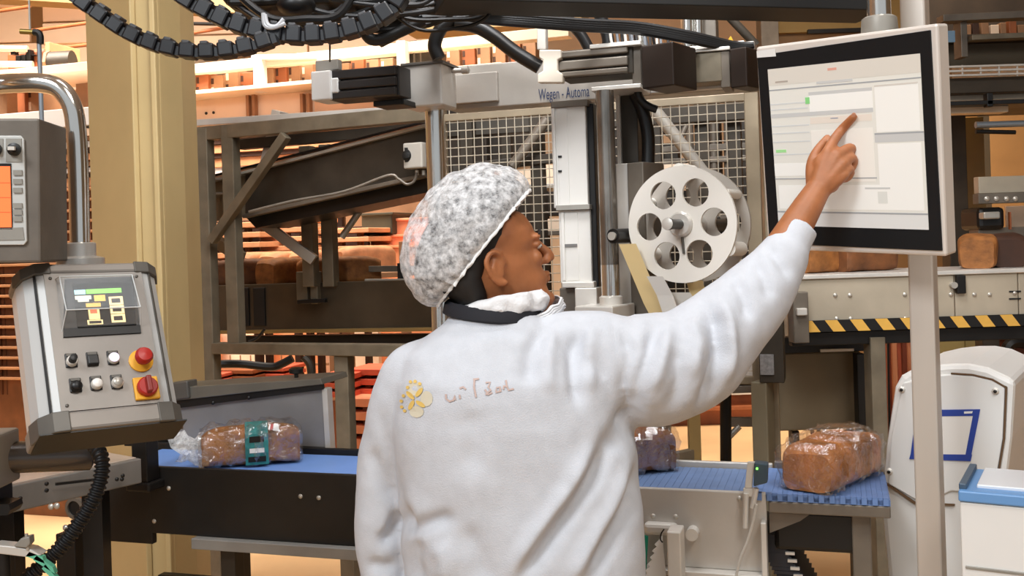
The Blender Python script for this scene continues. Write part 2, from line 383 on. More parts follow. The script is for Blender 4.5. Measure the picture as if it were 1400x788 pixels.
MB().lathe([(.011, 0), (.011, .012), (.006, .014)], hit(948, 727, C0 - CN * .0, CN), -CN, 16).build('spacer_bolt', STEEL, t, True)
MB().lathe([(.014, 0), (.014, .03)], hit(948, 727, C0, CN), -CN, 16).build('spacer', STEEL_L, t, True)
p = hit(927, 790, C0 - CN * .10, CN); q = hit(927, 727, C0 - CN * .10, CN)
MB().obox(Vector((p.x - .022, p.y, .4)), CU * .03, CN * .06, UP * (q.z - .4)).build('front_upright', STEEL_L, t, bevel=.003)
# toothed white strip with green edge hanging from the bracket
tt_ = thing('toothed_strip', 'white toothed strip beside green board below the right belt', 'machine part', hit(900, 788, C0 - CN * .06, CN))
poly = [(905, 733)]
for i in range(7): poly += [(899 - i * 3.2, 741 + i * 9), (895 - i * 3.2, 745 + i * 9), (898 - i * 3.2, 748 + i * 9)]
poly += [(876, 808), (912, 808)]
MB().prism([hit(x, y, C0 - CN * .05, CN) for x, y in poly], CN * .006).build('strip', WHITEP, tt_)
MB().prism([hit(x, y, C0 - CN * .03, CN) for x, y in ((878, 732), (886, 734), (882, 806), (874, 806))], CN * .006).build('green_edge', mat('teal_green_board', (26, 136, 110), .4), tt_)
wire('wire_loop', BLACK, tt_, [hit(x, y, C0 - CN * .055, CN) for x, y in ((908, 724), (904, 730), (903, 738), (906, 742))], .0015)
# outfeed modular belt with scalloped edge
t = thing('outfeed_conveyor', 'short blue scalloped belt section carrying the loaf beside the white cabinet', 'conveyor', cv((sR1 + sR2) / 2 + .1, .14, 0))
sE = sR2 + .02
modular('belt', t, sR1 - .02, sE, -.004, .255, ZB + .004, mat('bright_blue_modular_belt', (104, 134, 186), .42, 0, .15, 30), .011)
cbox('wear_rail', STEEL_D, t, sR1 + .004, sE, 0, .03, ZB - .04, ZB - .014)
cbox('far_rail', STEEL_D, t, sR1 + .004, sE, .25, .27, ZB - .04, ZB + .02)
cbox('drive_motor', BLACK, t, sR1 + .012, cs(1186, 720)[0], .05, .2, cs(1100, 755, .05)[1], ZB - .045, .01)
MB().prism([cv(sR1 + .004, .02, ZB - .045), cv(sR1 + .09, .02, ZB - .045), cv(sR1 + .07, .02, ZB - .06), cv(sR1 + .004, .02, ZB - .09)], CN * .01).build('gusset', STEEL_D, t)
for tt in (.04, .22): cbox('leg', STEEL_D, t, sE - .08, sE - .04, tt, tt + .04, 0, ZB - .04)
# return chain belt
t = thing('return_belt', 'dark plastic chain belt curving down below the blue outfeed', 'belt', cv(sR1 + .05, .12, .3))
mb = MB(); pr = None
for i in range(26):
    an = i / 25; s = sR1 + .005 + .12 * an ** 1.6; z = cs(1060, 735)[1] - .02 - .25 * an + .03 * math.sin(an * 3)
    mb.obox(cv(s - .03, .06, z), CU * .055, CN * .2, UP * .008 + CU * .002)
tag(mb.build('chain_links', mat('navy_black_chain_plastic', (34, 38, 48), .45, 0, .2, 30), t), kind='stuff')
mb = MB()
for i in range(16):
    an = i / 15; s = sR1 + .03 + .12 * an ** 1.6; z = cs(1060, 735)[1] - .02 - .25 * an
    mb.obox(cv(s, .052, z), CU * .02, CN * .008, UP * .006)
tag(mb.build('edge_teeth', STEEL_L, t), kind='stuff')
cbox('support_stand', BLACKM, t, sR1 + .02, sR1 + .1, .1, .2, 0, .62)
# photo sensor on its bracket
t = thing('photo_sensor', 'small blue grey sensor on white bracket clipped to the right belt', 'sensor', hit(1030, 690, C0 - CN * .02, CN))
pl = C0 - CN * .02
MB().prism([hit(x, y, pl, CN) for x, y in ((1022, 632), (1032, 632), (1028, 668), (1018, 668))], CN * .008).build('bracket', STEEL_L, t, bevel=.001)
MB().prism([hit(x, y, pl - CN * .01, CN) for x, y in ((1031, 633), (1050, 635), (1049, 661), (1030, 666))], CN * .03).build('housing', mat('petrol_grey_plastic', (56, 74, 86), .4), t, bevel=.003)
MB().lathe([(.0025, 0), (.0025, .002)], hit(1035, 641, pl - CN * .011, CN), -CN, 10).build('status_light', mat('green_status_light', (120, 255, 90), .4, emit=2.), t)
MB().prism([hit(x, y, pl, CN) for x, y in ((1016, 668), (1036, 668), (1036, 680), (1016, 680))], CN * .012).build('clamp_block', STEEL_L, t, bevel=.002)
rod('stem', STEEL_L, t, hit(1020, 675, pl, CN), hit(1019, 722, pl, CN), .006)
rod('stem', STEEL_L, t, hit(1034, 668, pl, CN), hit(1029, 695, pl, CN), .006)
wire('cable', mat('grey_cable', (196, 190, 180), .5), t, [hit(x, y, pl - CN * .01, CN) for x, y in ((1034, 690), (1030, 712), (1022, 740), (1012, 765), (1004, 800))], .003)
# ---------------------------------------------------------------- loaves
def loaf_mesh(ln, wd, h, grow=0., seed=0, crinkle=0.):
    mb = MB(); R = []; n = 28; ns = 20
    prof = []
    for j in range(n):
        a = 2 * math.pi * j / n; c, s = math.cos(a), math.sin(a); e = .42
        y = math.copysign(abs(c) ** e, c); z = math.copysign(abs(s) ** (e if s < 0 else .62), s)
        wdt = 1 + .10 * max(0, s) * (1 if z > .2 else 0)
        prof.append((y * wd / 2 * wdt, z))
    for i in range(ns + 1):
        q = -1 + 2 * i / ns; k = (1 - abs(q) ** 7) ** .35 if abs(q) < 1 else .05; k = max(k, .30)
        hh = h * (.9 + .1 * math.cos(q * 1.2))
        R.append([Vector((q * (ln / 2 + grow), y * (k * .25 + .75) * (1 + grow / wd * 2), (z * .5 + .5) * hh * (k * .2 + .8) + (grow if z > 0 else 0))) for y, z in prof])
    for r in R:
        for p in r:
            w_ = noise.noise(p * 14 + Vector((seed, 0, 0))) * .006 + (noise.noise(p * 52 + Vector((seed, 3, 0))) * crinkle if crinkle else 0)
            p += Vector((0, p.y, p.z - h / 2)).normalized() * w_
            p.z = max(p.z, .001 if not grow else 0)
    return mb.rings(R)
def bagged_loaf(label, pos, yaw, ln=.27, wd=.12, h=.118, band=False, tail=-1, crust=CRUST, group='bagged loaves on the blue belts'):
    t = thing('bagged_loaf', label, 'bread', pos, group); u, n = axes(-yaw); M3 = Matrix((u, n, UP)).transposed()
    def place(mb):
        mb.v = [Vector(pos) + M3 @ v for v in mb.v]; return mb
    place(loaf_mesh(ln, wd, h, 0, 3 * ln)).build('loaf', crust, t, True)
    place(loaf_mesh(ln, wd, h, .008, 5, .020)).build('bag', FILM, t, True)
    mb = MB(); R = []; tl = tail or 0                     # gathered open end of the bag
    for i in range(9):
        q = i / 8; x = tl * (ln / 2 + .002 + q * .07); rr = .056 * (1 - q) ** 1.2 + .008 + .075 * max(0, q - .45)
        R.append([Vector((x + tl * (q ** 2) * .05 * noise.noise(Vector((j * 1.7, 4, 4))), math.cos(a) * rr * (.55 + .5 * noise.noise(Vector((i, j * 1.3, 2)))), h * (.36 + .22 * q) + math.sin(a) * rr * (.8 + .8 * noise.noise(Vector((i * .7, j * 1.9, 9)))))) for j in range(14) for a in (2 * math.pi * j / 14,)])
    if tail: mb.rings(R, False); place(mb).build('bag_tail', clear('crumpled_bag_film', (244, 246, 248), .62, .25, 1.0, 60, mottled=.25), t, True)
    if band:
        for (x0, x1, m, nm) in ((-.015, .045, mat('teal_bag_print', (46, 128, 128), .4, 0, .5, 60), 'label_band'),):
            mb = MB()
            base_ = loaf_mesh(ln, wd, h, .009, 5, .004)
            R = []
            for k in range(7):
                x = x0 + (x1 - x0) * k / 6; R.append([Vector((x, y, z)) for y, z in [(-wd / 2 * 1.17, .004), (-wd / 2 * 1.19, h * .3), (-wd / 2 * 1.20, h * .62), (-wd / 2 * 1.12, h * .86), (-wd / 2 * .8, h * 1.01), (-wd / 2 * .3, h * 1.08), (0, h * 1.09)]])
            for k in range(6):
                i0 = len(mb.v); mb.v += R[k] + R[k + 1]; mb.f += [(i0 + j, i0 + 7 + j, i0 + 8 + j, i0 + j + 1) for j in range(6)]
            b = place(mb).build(nm, m, t, True)
            for zz, hh, mm, xa, xb in ((.64, .16, BLACKM, -.004, .034), (.36, .12, WHITEP, -.004, .034), (.12, .14, BLACKM, -.008, .038)):
                mb = MB(); y = -wd / 2 * 1.215; mb.obox((xa, y, h * zz), (xb - xa, 0, 0), (0, .001, 0), (0, 0, h * hh)); place(mb).build('print_block', mm, b)
            mb = MB(); mb.prism([(.045, -wd / 2 * 1.1, h * .95), (.075, -wd / 2 * 1.1, h * .88), (.072, -wd / 2 * .86, h * 1.06), (.05, -wd / 2 * .9, h * 1.06)], (0, -.0015, .001)); place(mb).build('sticker', WHITEP, b)
            mb = MB(); mb.prism([(.050, -wd / 2 * 1.12, h * .93), (.058, -wd / 2 * 1.12, h * .91), (.06, -wd / 2 * .92, h * 1.06), (.053, -wd / 2 * .94, h * 1.06)], (0, -.003, .002)); place(mb).build('sticker_stripe', RED, b)
    return t
p = hit(336, 635, C0 + CN * .09, CN); p.z = ZB
bagged_loaf('bagged loaf with teal label band on the smooth blue belt', p + CN * .03, math.radians(14), .255, .115, .100, True)
p = hit(1140, 676, C0 + CN * .12, CN); p.z = ZB + .006
bagged_loaf('glossy bagged loaf end-on beside the white cabinet', p + CN * .02, math.radians(48), .27, .13, .104, tail=None, crust=mat('golden_bread_crust', (200, 126, 62), .65, 0, .5, 18, .4, 90))
p = hit(848, 655, C0 + CN * .17, CN); p.z = ZB
bagged_loaf('bagged loaf half hidden behind the worker\'s right hip', p, math.radians(20), .26, .12, .11, tail=None, crust=CRUST_D)
# ================================================================== push-button control panel on its bent tube
def euler(y, p, q):
    return Matrix.Rotation(y, 3, 'Z') @ Matrix.Rotation(p, 3, 'X') @ Matrix.Rotation(q, 3, 'Y')
class Local:
    def __init__(s, c, R): s.c = Vector(c); s.R = R
    def w(s, x, y, z): return s.c + s.R @ Vector((x, y, z))
    def at(s, px, py, y=0.):
        n = s.R @ Vector((0, 1, 0)); p = hit(px, py, s.w(0, y, 0), n); q = s.R.transposed() @ (p - s.c); return q.x, q.z
    def box(s, x0, x1, y0, y1, z0, z1):
        X, Y, Z = [s.R.col[k] for k in range(3)]
        return MB().obox(s.w(x0, y0, z0), X * (x1 - x0), Y * (y1 - y0), Z * (z1 - z0))
    def ext(s, prof, z0, z1): return MB().prism([s.w(x, y, z0) for x, y in prof], s.R.col[2] * (z1 - z0))
    def face(s, pts, y0, y1): return MB().prism([s.w(x, y0, z) for x, z in pts], s.R.col[1] * (y1 - y0))
    def lathe(s, prof, x, y, z, n=20): return MB().lathe(prof, s.w(x, y, z), -s.R.col[1], n)
Lp = Local(P(141, 463, 1.8), euler(.635, -.515, .023))
t = thing('control_panel', 'tilted grey push-button panel with clear display hood and red emergency stop', 'control panel', Lp.w(0, .04, -.17))
HX, HZp = .084, .131
prof = [(-HX, 0), (HX, 0), (HX + .012, .004), (HX + .03, .022), (HX + .038, .05), (HX + .038, .09), (-HX - .038, .09), (-HX - .038, .05), (-HX - .03, .022), (-HX - .012, .004)]
Lp.ext(prof, -HZp, HZp).build('body', mat('pale_extruded_aluminium', (196, 197, 196), .34, .2), t, bevel=.002)
Lp.box(-HX, HX, -.0025, .001, -HZp, HZp).build('front_plate', mat('grey_front_plate', (142, 136, 130), .42, .35, .12, 10, .03, 90), t)
cap = [(x * 1.03, (y - .045) * 1.08 + .045) for x, y in prof]
for z0, z1 in ((HZp, HZp + .02), (-HZp - .034, -HZp)):
    Lp.ext(cap, z0, z1).build('end_cap', mat('warm_grey_end_cap', (138, 131, 124), .42, .3, .12, 9), t, bevel=.005)
    for k in (-1, 1):
        Lp.ext([(k * (HX - .012), -.006), (k * (HX + .014), -.003), (k * (HX + .034), .018), (k * (HX + .043), .05), (k * (HX + .04), .05), (k * (HX - .012), .01)], z0 - .001, z1 + .001).build('cap_corner', GREYD, t, bevel=.002)
Lp.box(-HX - .036, HX + .036, .002, .09, -HZp - .0362, -HZp - .0338).build('underside', BLACK, t)
for k in (-1, 1):
    Lp.ext([(k * (HX + .0135), .001), (k * (HX + .017), .004), (k * (HX + .0155), .007), (k * (HX + .012), .005)], -HZp, HZp).build('groove', BLACKM if k < 0 else GREYD, t)
# display with clear hood
def plq(pts, y=0.): return [Lp.at(px, py, y) for px, py in pts]
xa, za = Lp.at(92, 386); xb, zb_ = Lp.at(192, 455)
Lp.face(plq([(88, 384), (182, 380), (192, 457), (86, 463)]), -.006, 0).build('display_bezel', BLACK, t)
scr = Lp.face(plq([(98, 391), (179, 388), (185, 447), (105, 451)]), -.0075, -.006).build('display', mat('dark_display_glass', (20, 24, 26), .15), t)
def dpatch(name, x0, y0, x1, y1, rgb, em=1.1):
    return Lp.face(plq([(x0, y0), (x1, y0 - (x1 - x0) * .045), (x1 + (y1 - y0) * .13, y1 - (x1 - x0) * .045), (x0 + (y1 - y0) * .13, y1)]), -.0085, -.0075).build(name, mat('lit_' + '_'.join(map(str, rgb)), rgb, .5, emit=em), scr)
dpatch('status_bar', 116, 399, 164, 405, (118, 196, 76)); dpatch('status_field', 100, 400, 115, 406, (150, 200, 208))
dpatch('text_field', 101, 408, 123, 413, (190, 186, 168)); dpatch('text_field', 105, 413, 120, 416, (190, 186, 168)); dpatch('text_field', 127, 407, 142, 415, (206, 160, 72))
dpatch('text_field', 116, 418, 136, 423, (196, 150, 64))
for k, yy in enumerate((409, 421, 433)):
    dpatch('soft_key', 147 + k * 1.6, yy, 166 + k * 1.6, yy + 11, (222, 196, 140)); dpatch('soft_key_caption', 150.5 + k * 1.6, yy + 2.6, 162.5 + k * 1.6, yy + 8.4, (40, 32, 24), .2).location = Lp.R.col[1] * -.0006
dpatch('alarm_field', 119, 425, 134, 440, (226, 196, 130)); dpatch('alarm_lamp', 121.5, 427, 131, 432, (236, 92, 60)).location = Lp.R.col[1] * -.0006
dpatch('soft_key', 118, 441, 139, 447, (222, 196, 140)); dpatch('soft_key_caption', 120.5, 442.4, 137, 446, (40, 32, 24), .2).location = Lp.R.col[1] * -.0006
hb = plq([(79, 378), (189, 372), (211, 436), (205, 450), (90, 458), (82, 440)]); x0, z1 = hb[0]; x1 = hb[1][0]
hood = MB(); zt = Lp.at(135, 381)[1]; zm = Lp.at(135, 430)[1]; zl = Lp.at(135, 452)[1]
hx0, hx1 = -.066, .066
A = [(hx0, 0, zt), (hx1, 0, zt), (hx1, 0, zl), (hx0, 0, zl)]; B_ = [(hx0 + .004, -.018, zt - .004), (hx1 - .004, -.018, zt - .004), (hx1 - .004, -.034, zm - .006), (hx0 + .004, -.034, zm - .006)]
hood.v = [Lp.w(*q) for q in A + B_]; hood.f = [(4, 5, 6, 7), (0, 1, 5, 4), (1, 2, 6, 5), (3, 0, 4, 7), (2, 3, 7, 6)]
hd_ = hood.build('display_hood', POLY, t, bevel=.004)
HW = [Lp.w(*q) for q in A + B_]
for i, j in ((4, 5), (5, 6), (6, 7), (7, 4), (0, 4), (1, 5), (2, 6), (3, 7), (0, 1), (1, 2), (2, 3), (3, 0)):
    rod('hood_edge', mat('frosted_hood_edge', (206, 208, 208), .3), hd_, HW[i], HW[j], .0011, 6)
# buttons
btn = [(97, 497, 'selector'), (126, 495, 'black'), (154, 493, 'lit'), (103, 531, 'blackround'), (131, 528, 'white'), (159, 526, 'key')]
for px, py, kd in btn:
    x, z = Lp.at(px, py)
    h = Lp.box(x - .0095, x + .0095, -.006, -.002, z - .0095, z + .0165).build('button_holder', BLACK, t, bevel=.0015)
    Lp.box(x - .0075, x + .0075, -.0075, -.005, z + .0105, z + .0155).build('legend_plate', GREYD, h)
    if kd == 'selector':
        Lp.lathe([(.0095, 0), (.0095, .006), (.008, .008)], x, -.006, z).build('bezel_ring', STEEL_L, h, True)
        Lp.lathe([(.007, 0), (.006, .014), (.002, .015)], x, -.012, z).build('switch_handle', BLACK, h, True)
    elif kd == 'black': Lp.box(x - .009, x + .009, -.012, -.004, z - .009, z + .009).build('push_cap', BLACK, h, bevel=.002)
    else:
        Lp.lathe([(.0098, 0), (.0098, .005), (.0085, .007)], x, -.006, z).build('bezel_ring', STEEL_L if kd != 'blackround' else BLACKM, h, True)
        m_ = {'lit': mat('lit_white_button', (236, 222, 255), .3, emit=.9), 'blackround': BLACK, 'white': mat('white_button', (236, 232, 226), .35), 'key': STEEL}[kd]
        Lp.lathe([(.008, 0), (.008, .004), (.006, .006), (.001, .0068)], x, -.011, z).build('push_cap', m_, h, True)
x, z = Lp.at(192, 495); es = Lp.lathe([(.021, 0), (.021, .003), (.018, .005)], x, -.0025, z, 26).build('emergency_stop', YELLOW, t, True)
Lp.lathe([(.009, 0), (.0095, .012), (.0145, .014), (.0155, .022), (.012, .028), (.002, .030)], x, -.006, z, 24).build('mushroom_head', RED, es, True)
x, z = Lp.at(199, 533); ms = Lp.box(x - .021, x + .021, -.009, -.002, z - .021, z + .021).build('main_switch', YELLOW, t, bevel=.002)
Lp.lathe([(.0175, 0), (.0175, .008), (.015, .011)], x, -.009, z, 24).build('switch_rotor', RED, ms, True)
Lp.box(x - .0045, x + .0045, -.031, -.018, z - .015, z + .015).build('switch_grip', mat('dark_red_plastic', (128, 30, 20), .4), ms, bevel=.002)
rivets(t, [Lp.w(*q) for q in ((-HX + .01, -.003, -HZp + .01), (HX - .01, -.003, -HZp + .01), (-HX + .01, -.003, HZp - .01), (HX - .01, -.003, HZp - .01))], -Lp.R.col[1], .003, GREYD, 'screw')
# bent support tube
pts = [P(-70, 104, 1.93), P(-20, 115, 1.93), P(20, 114, 1.93), P(58, 114, 1.93), P(82, 122, 1.93), P(98, 144, 1.93), P(104, 176, 1.93), P(107, 230, 1.93), P(110, 345, 1.93)]
MB().tube([P(-1400, 104, 1.93), P(-300, 104, 1.93)] + pts, .0185, 24, smooth=8).build('support_tube', CHROME, t, True)
MB().lathe([(.028, -.01), (.028, .02), (.024, .022)], P(110, 344, 1.93) - UP * .005, UP, 24).build('tube_collar', mat('cast_grey_collar', (200, 197, 192), .35, .4), t, True)
MB().lathe([(.043, -.012), (.043, .002), (.03, .006)], P(110, 352, 1.93) - UP * .004, UP, 24).build('mounting_flange', mat('cast_grey_collar', (200, 197, 192), .35, .4), t, True)
q = P(-1400, 104, 1.93)
MB().box((q.x, q.y, q.z / 2 + .02), (.09, .09, q.z + .04), 0).build('floor_stanchion', GREYD, t, bevel=.004)

# ================================================================== operator terminal at the far left
t = thing('operator_terminal', 'dark grey terminal box with orange screen at the left edge', 'control panel', P(-40, 358, 1.75))
c = P(55, 260, 1.75); zt = P(50, 162, 1.75).z; zb = P(58, 359, 1.75).z
Lt = Local(Vector((c.x, c.y, (zt + zb) / 2)), euler(.10, 0, .02)); hh = (zt - zb) / 2
Lt.box(-.33, 0, 0, .14, -hh, hh).build('housing', mat('brown_grey_powder_coat', (108, 100, 91), .5, .25, .15, 20, .05, 120), t, bevel=.004)
def tq(pts): return [Lt.at(*q) for q in pts]
bz = Lt.face(tq([(-110, 186), (30, 186), (34, 191), (38, 330), (34, 335), (-110, 336)]), -.005, 0).build('bezel', mat('silver_terminal_bezel', (196, 196, 192), .4, .2), t, bevel=.001)
Lt.face(tq([(-110, 190), (6, 190), (6, 214), (-110, 216)]), -.0065, -.005).build('key_field', GREYP, bz)
Lt.face(tq([(10, 190), (31, 190), (32, 222), (10, 222)]), -.0065, -.005).build('key_field', GREYP, bz)
Lt.face(tq([(-110, 317), (33, 311), (35, 328), (-110, 331)]), -.0065, -.005).build('lower_strip', GREYP, bz)
Lt.face(tq([(-110, 224), (17, 224), (19, 314), (-110, 316)]), -.0065, -.005).build('screen_frame', BLACKM, bz)
sc_ = Lt.face(tq([(-110, 228), (16, 228), (18, 311), (-110, 313)]), -.008, -.0065).build('screen', mat('orange_lit_screen', (242, 104, 52), .4, emit=.75), t)
for yy in (250, 270, 290): Lt.face(tq([(-110, yy), (17, yy), (17, yy + 1), (-110, yy + 1)]), -.0085, -.008).build('screen_line', mat('dim_screen_line', (214, 84, 40), .4, emit=.5), sc_)
for yy in (233, 245, 257, 278, 287, 296):
    Lt.face(tq([(20, yy), (32, yy), (32.5, yy + 7), (20.5, yy + 7)]), -.008, -.005).build('function_key', GREYP, bz)
x, z = Lt.at(22, 205); kn = Lt.lathe([(.011, 0), (.011, .006), (.006, .008), (.005, .02), (.001, .021)], x, -.006, z).build('key_switch', BLACK, t, True)
Lt.box(x - .003, x + .008, -.03, -.024, z - .003, z + .003).build('key', STEEL_L, kn)
x, z = Lt.at(-4, 205); Lt.lathe([(.011, 0), (.011, .006), (.006, .008), (.005, .02), (.001, .021)], x, -.006, z).build('key_switch', BLACK, t, True)
rod('hanger_tube', CHROME, t, Lt.w(-.16, .07, hh - .02), Lt.w(-.16, .07, hh) + UP * (6.4 - zt), .03)
# pneumatic stub and cable above it, feeding the terminal cable through
t = thing('conduit_rod', 'thin steel rod with black angled fitting above the terminal', 'rod', P(58, 200, 2.3))
rod('rod', mat('blue_grey_rod', (150, 158, 166), .35, .5), t, P(53, 45, 2.3), P(57, 165, 2.3), .005)
wire('elbow_fitting', BLACK, t, [P(46, 44, 2.3), P(52, 45, 2.3), P(55, 50, 2.3), P(55, 60, 2.3)], .008)
rod('valve_body', mat('brass_fitting', (150, 128, 70), .35, .8), t, P(28, 43, 2.3), P(47, 44, 2.3), .006)
rod('valve_stem', STEEL, t, P(41, 42, 2.3), Vector((P(41, 42, 2.3).x, 2.3, 6.4)), .0022)

# ================================================================== roller arm, hose and clamp at lower left
t = thing('roller_arm', 'dark steel roller arm jutting in below the button panel', 'roller', P(-10, 640, 1.95))
a = P(-60, 628, 1.9); b = P(127, 622, 2.02); 
MB().tube([a, b - (b - a) * .02, b], [.03, .03, .022], 24).build('roller', mat('half_polished_roller', (92, 86, 82), .3, .7, .2, 6), t, True)
q = P(-6, 627, 1.92); MB().box(tuple(q), (.05, .09, .1), 0).build('end_block', GREYP, t, bevel=.005)
MB().box((q.x - .03, q.y + .03, (q.z - .05) / 2), (.06, .06, q.z - .05), 0).build('pedestal', BLACKM, t)
t = thing('corrugated_hose', 'black corrugated hose looping down from the roller arm', 'hose', P(60, 770, 1.95))
hp = [P(128, 608, 1.98), P(138, 625, 1.96), P(139, 648, 1.95), P(129, 680, 1.94), P(108, 715, 1.93), P(86, 745, 1.92), P(62, 770, 1.91), P(36, 795, 1.9), P(20, 850, 1.88), P(-10, 1000, 1.85), P(-20, 1300, 1.85), P(-20, 1550, 1.85)]
tmp = MB().tube(hp, .0001, 3, smooth=26); cen = [(tmp.v[i] + tmp.v[i + 1] + tmp.v[i + 2]) / 3 for i in range(0, len(tmp.v), 3)]
d_ = [0]
for i in range(1, len(cen)): d_.append(d_[-1] + (cen[i] - cen[i - 1]).length)
n_ = int(d_[-1] / .0024); arr = np.array([tuple(c) for c in cen]); qd = np.linspace(0, d_[-1], n_)
cen = [Vector([np.interp(x, d_, arr[:, k]) for k in range(3)]) for x in qd]
MB().tube(cen, [.0125 + (.0025 if (i // 2) % 2 else -.0008) for i in range(n_)], 14).build('hose', RUBBER, t, True)
t = thing('tape_clamp', 'small metal clamp with green tape strip at the bottom left corner', 'clamp', P(30, 770, 1.85))
Y_ = 1.84
MB().prism([P(x, y, Y_) for x, y in ((-10, 745), (20, 748), (42, 752), (56, 760), (40, 763), (0, 758), (-10, 758))], (0, .03, 0)).build('jaw', STEEL_L, t, bevel=.002)
MB().prism([P(x, y, Y_ - .005) for x, y in ((18, 748), (28, 737), (40, 734), (41, 744), (36, 750))], (0, .02, 0)).build('lever', GREYP, t, bevel=.002)
rod('spring_pin', STEEL, t, P(36, 730, Y_), P(38, 752, Y_), .003)
for i, (x0, y0, x1, y1) in enumerate(((40, 755, 58, 762), (50, 760, 72, 776), (62, 772, 80, 795))):
    MB().prism([P(x0, y0, Y_), P(x1, y1, Y_), P(x1 + 3, y1 + 9, Y_), P(x0 - 5, y0 + 6, Y_)], (0, .012, 0)).build('tape_segment', mat('mint_green_tape', (98, 182, 150), .45, 0, .2, 40), t)
rod('stand', BLACKM, t, P(4, 752, Y_ + .015), Vector((P(4, 752, Y_).x, Y_ + .015, 0)), .012)
MB().prism([P(x, y, 1.9) for x, y in ((-20, 690), (12, 690), (14, 698), (10, 705), (-20, 706))], (0, .05, 0)).build('stand_head', BLACKM, t)

# ================================================================== touch screen on square post
Ls = Local(P(1156.1, 199.3, 2.08), euler(-.839, .124, .051)); MW, MH = .399 / 2, .440 / 2
t = thing('touch_screen', 'large industrial touch screen with black glass border, finger pointing at it', 'screen', Ls.w(0, .03, -MH))
Ls.box(-MW, MW, 0, .045, -MH, MH).build('housing', mat('pale_steel_bezel', (224, 216, 208), .36, .15, .06, 8), t, bevel=.005)
gl = Ls.face([Ls.at(*q) for q in ((1036, 76), (1273, 41), (1289, 343), (1053, 333))], -.003, .001).build('glass_border', mat('black_border_glass', (26, 27, 29), .3, spec=.3), t, bevel=.001)
sq = [(1051, 95), (1259, 73), (1271, 314), (1066, 308)]
scn = Ls.face([Ls.at(*q) for q in sq], -.004, -.003).build('display', mat('lit_grey_white_page', (212, 210, 202), .5, emit=.17), t)
(ax0, az0), (ax1, az1), (ax2, az2), (ax3, az3) = [Ls.at(*q) for q in sq]
def spatch(name, u0, v0, u1, v1, rgb, lay=1, em=.17):
    def mp(u, v):
        tx = ax0 + (ax1 - ax0) * u; bx_ = ax3 + (ax2 - ax3) * u; tz = az0 + (az1 - az0) * u; bz_ = az3 + (az2 - az3) * u
        return tx + (bx_ - tx) * v, tz + (bz_ - tz) * v
    return Ls.face([mp(u0, v0), mp(u1, v0), mp(u1, v1), mp(u0, v1)], -.004 - .0003 * lay, -.0039).build(name, mat('page_%d_%d_%d' % rgb, rgb, .5, emit=em), scn)
G1 = (196, 190, 182); G2 = (186, 186, 184); W1 = (226, 225, 220); LN = (150, 152, 154)
spatch('page_header', 0, 0, 1, .105, (202, 196, 186)); spatch('header_logo', .42, .03, .48, .045, (206, 150, 134), 2)
spatch('header_caption', .05, .08, .14, .09, (160, 150, 140), 2)
spatch('menu_rule', 0, .13, 1, .138, LN); spatch('menu_caption', .34, .105, .58, .12, G2, 2)
spatch('field_row', .28, .165, .70, .185, G2); spatch('field_row', .28, .185, .70, .285, W1); spatch('table_header', 0, .285, .70, .31, G2)
spatch('side_table', .715, .155, .98, .43, W1); spatch('side_table_header', .715, .155, .98, .165, G1, 2)
spatch('panel_header', .70, .435, 1, .445, LN); spatch('panel_header', .70, .445, 1, .49, G2)
spatch('side_table', .715, .50, .98, .74, W1); spatch('entry_table', .28, .40, .69, .72, (222, 218, 210)); spatch('entry_header', .28, .32, .69, .36, (214, 204, 192))
spatch('active_marker', .255, .195, .285, .235, (112, 172, 106), 2, .45); spatch('progress_mark', .02, .512, .095, .53, (132, 180, 120), 2, .45)
for v in (.22, .255, .36, .405, .46, .54): spatch('row_rule', 0, v, .27, v + .008, (196, 197, 196), 1)
spatch('section_rule', 0, .695, .70, .702, LN, 2); spatch('list_row', 0, .60, .25, .68, W1); spatch('caption', .42, .33, .47, .335, (120, 130, 150), 2)
spatch('form_area', .02, .74, .98, .89, W1); spatch('form_button', .70, .78, .76, .85, (206, 206, 200), 2); spatch('form_caption', .62, .755, .78, .765, G2, 2)
spatch('footer_rule', 0, .905, 1, .915, LN, 2); spatch('footer_bar', 0, .915, 1, 1, (206, 206, 204))
Ls.face([Ls.at(*q) for q in ((1036, 70), (1061, 66.5), (1062, 77), (1036.5, 79))], -.0045, -.003).build('white_sticker', WHITEP, t)
Ls.box(-MW + .05, MW - .05, .045, .075, -MH + .05, MH - .05).build('rear_cover', GREYD, t, bevel=.006)
c = P(1203, 60, 2.06)
MB().lathe([(.034, -.005), (.036, .004), (.034, .03), (.028, .034)], Vector((c.x, c.y, P(1205, 46, 2.06).z)), UP, 26).build('mounting_flange', GREYP, t, True)
rod('hanger_tube', CHROME, t, Vector((c.x, c.y, P(1205, 50, 2.06).z)), Vector((c.x, c.y, 2.62)), .0235, 24)
bar('hanger_arm', STEEL, t, Vector((c.x - .05, c.y, 2.60)), Vector((c.x + .22, c.y + .12, 2.60)), .05, .05)
t = thing('square_post', 'brushed steel square post standing right of the touch screen', 'post', (P(1268, 500, 2.16).x, 2.16, 0))
pc = P(1271, 500, 2.14)
MB().box((pc.x, pc.y + .02, 1.38), (.050, .050, 2.76), math.radians(33)).build('tube', mat('brushed_post_steel', (204, 194, 183), .36, .2, .2, 3, .05, 120, (1, 1, .12)), t, bevel=.004)
MB().box((pc.x, pc.y + .02, .006), (.14, .14, .012), math.radians(33)).build('floor_plate', STEEL, t)
bar('screen_bracket', STEEL_D, t, Ls.w(.08, .075, 0), Vector((pc.x, pc.y, Ls.w(0.08, .07, 0).z)), .05, .06)

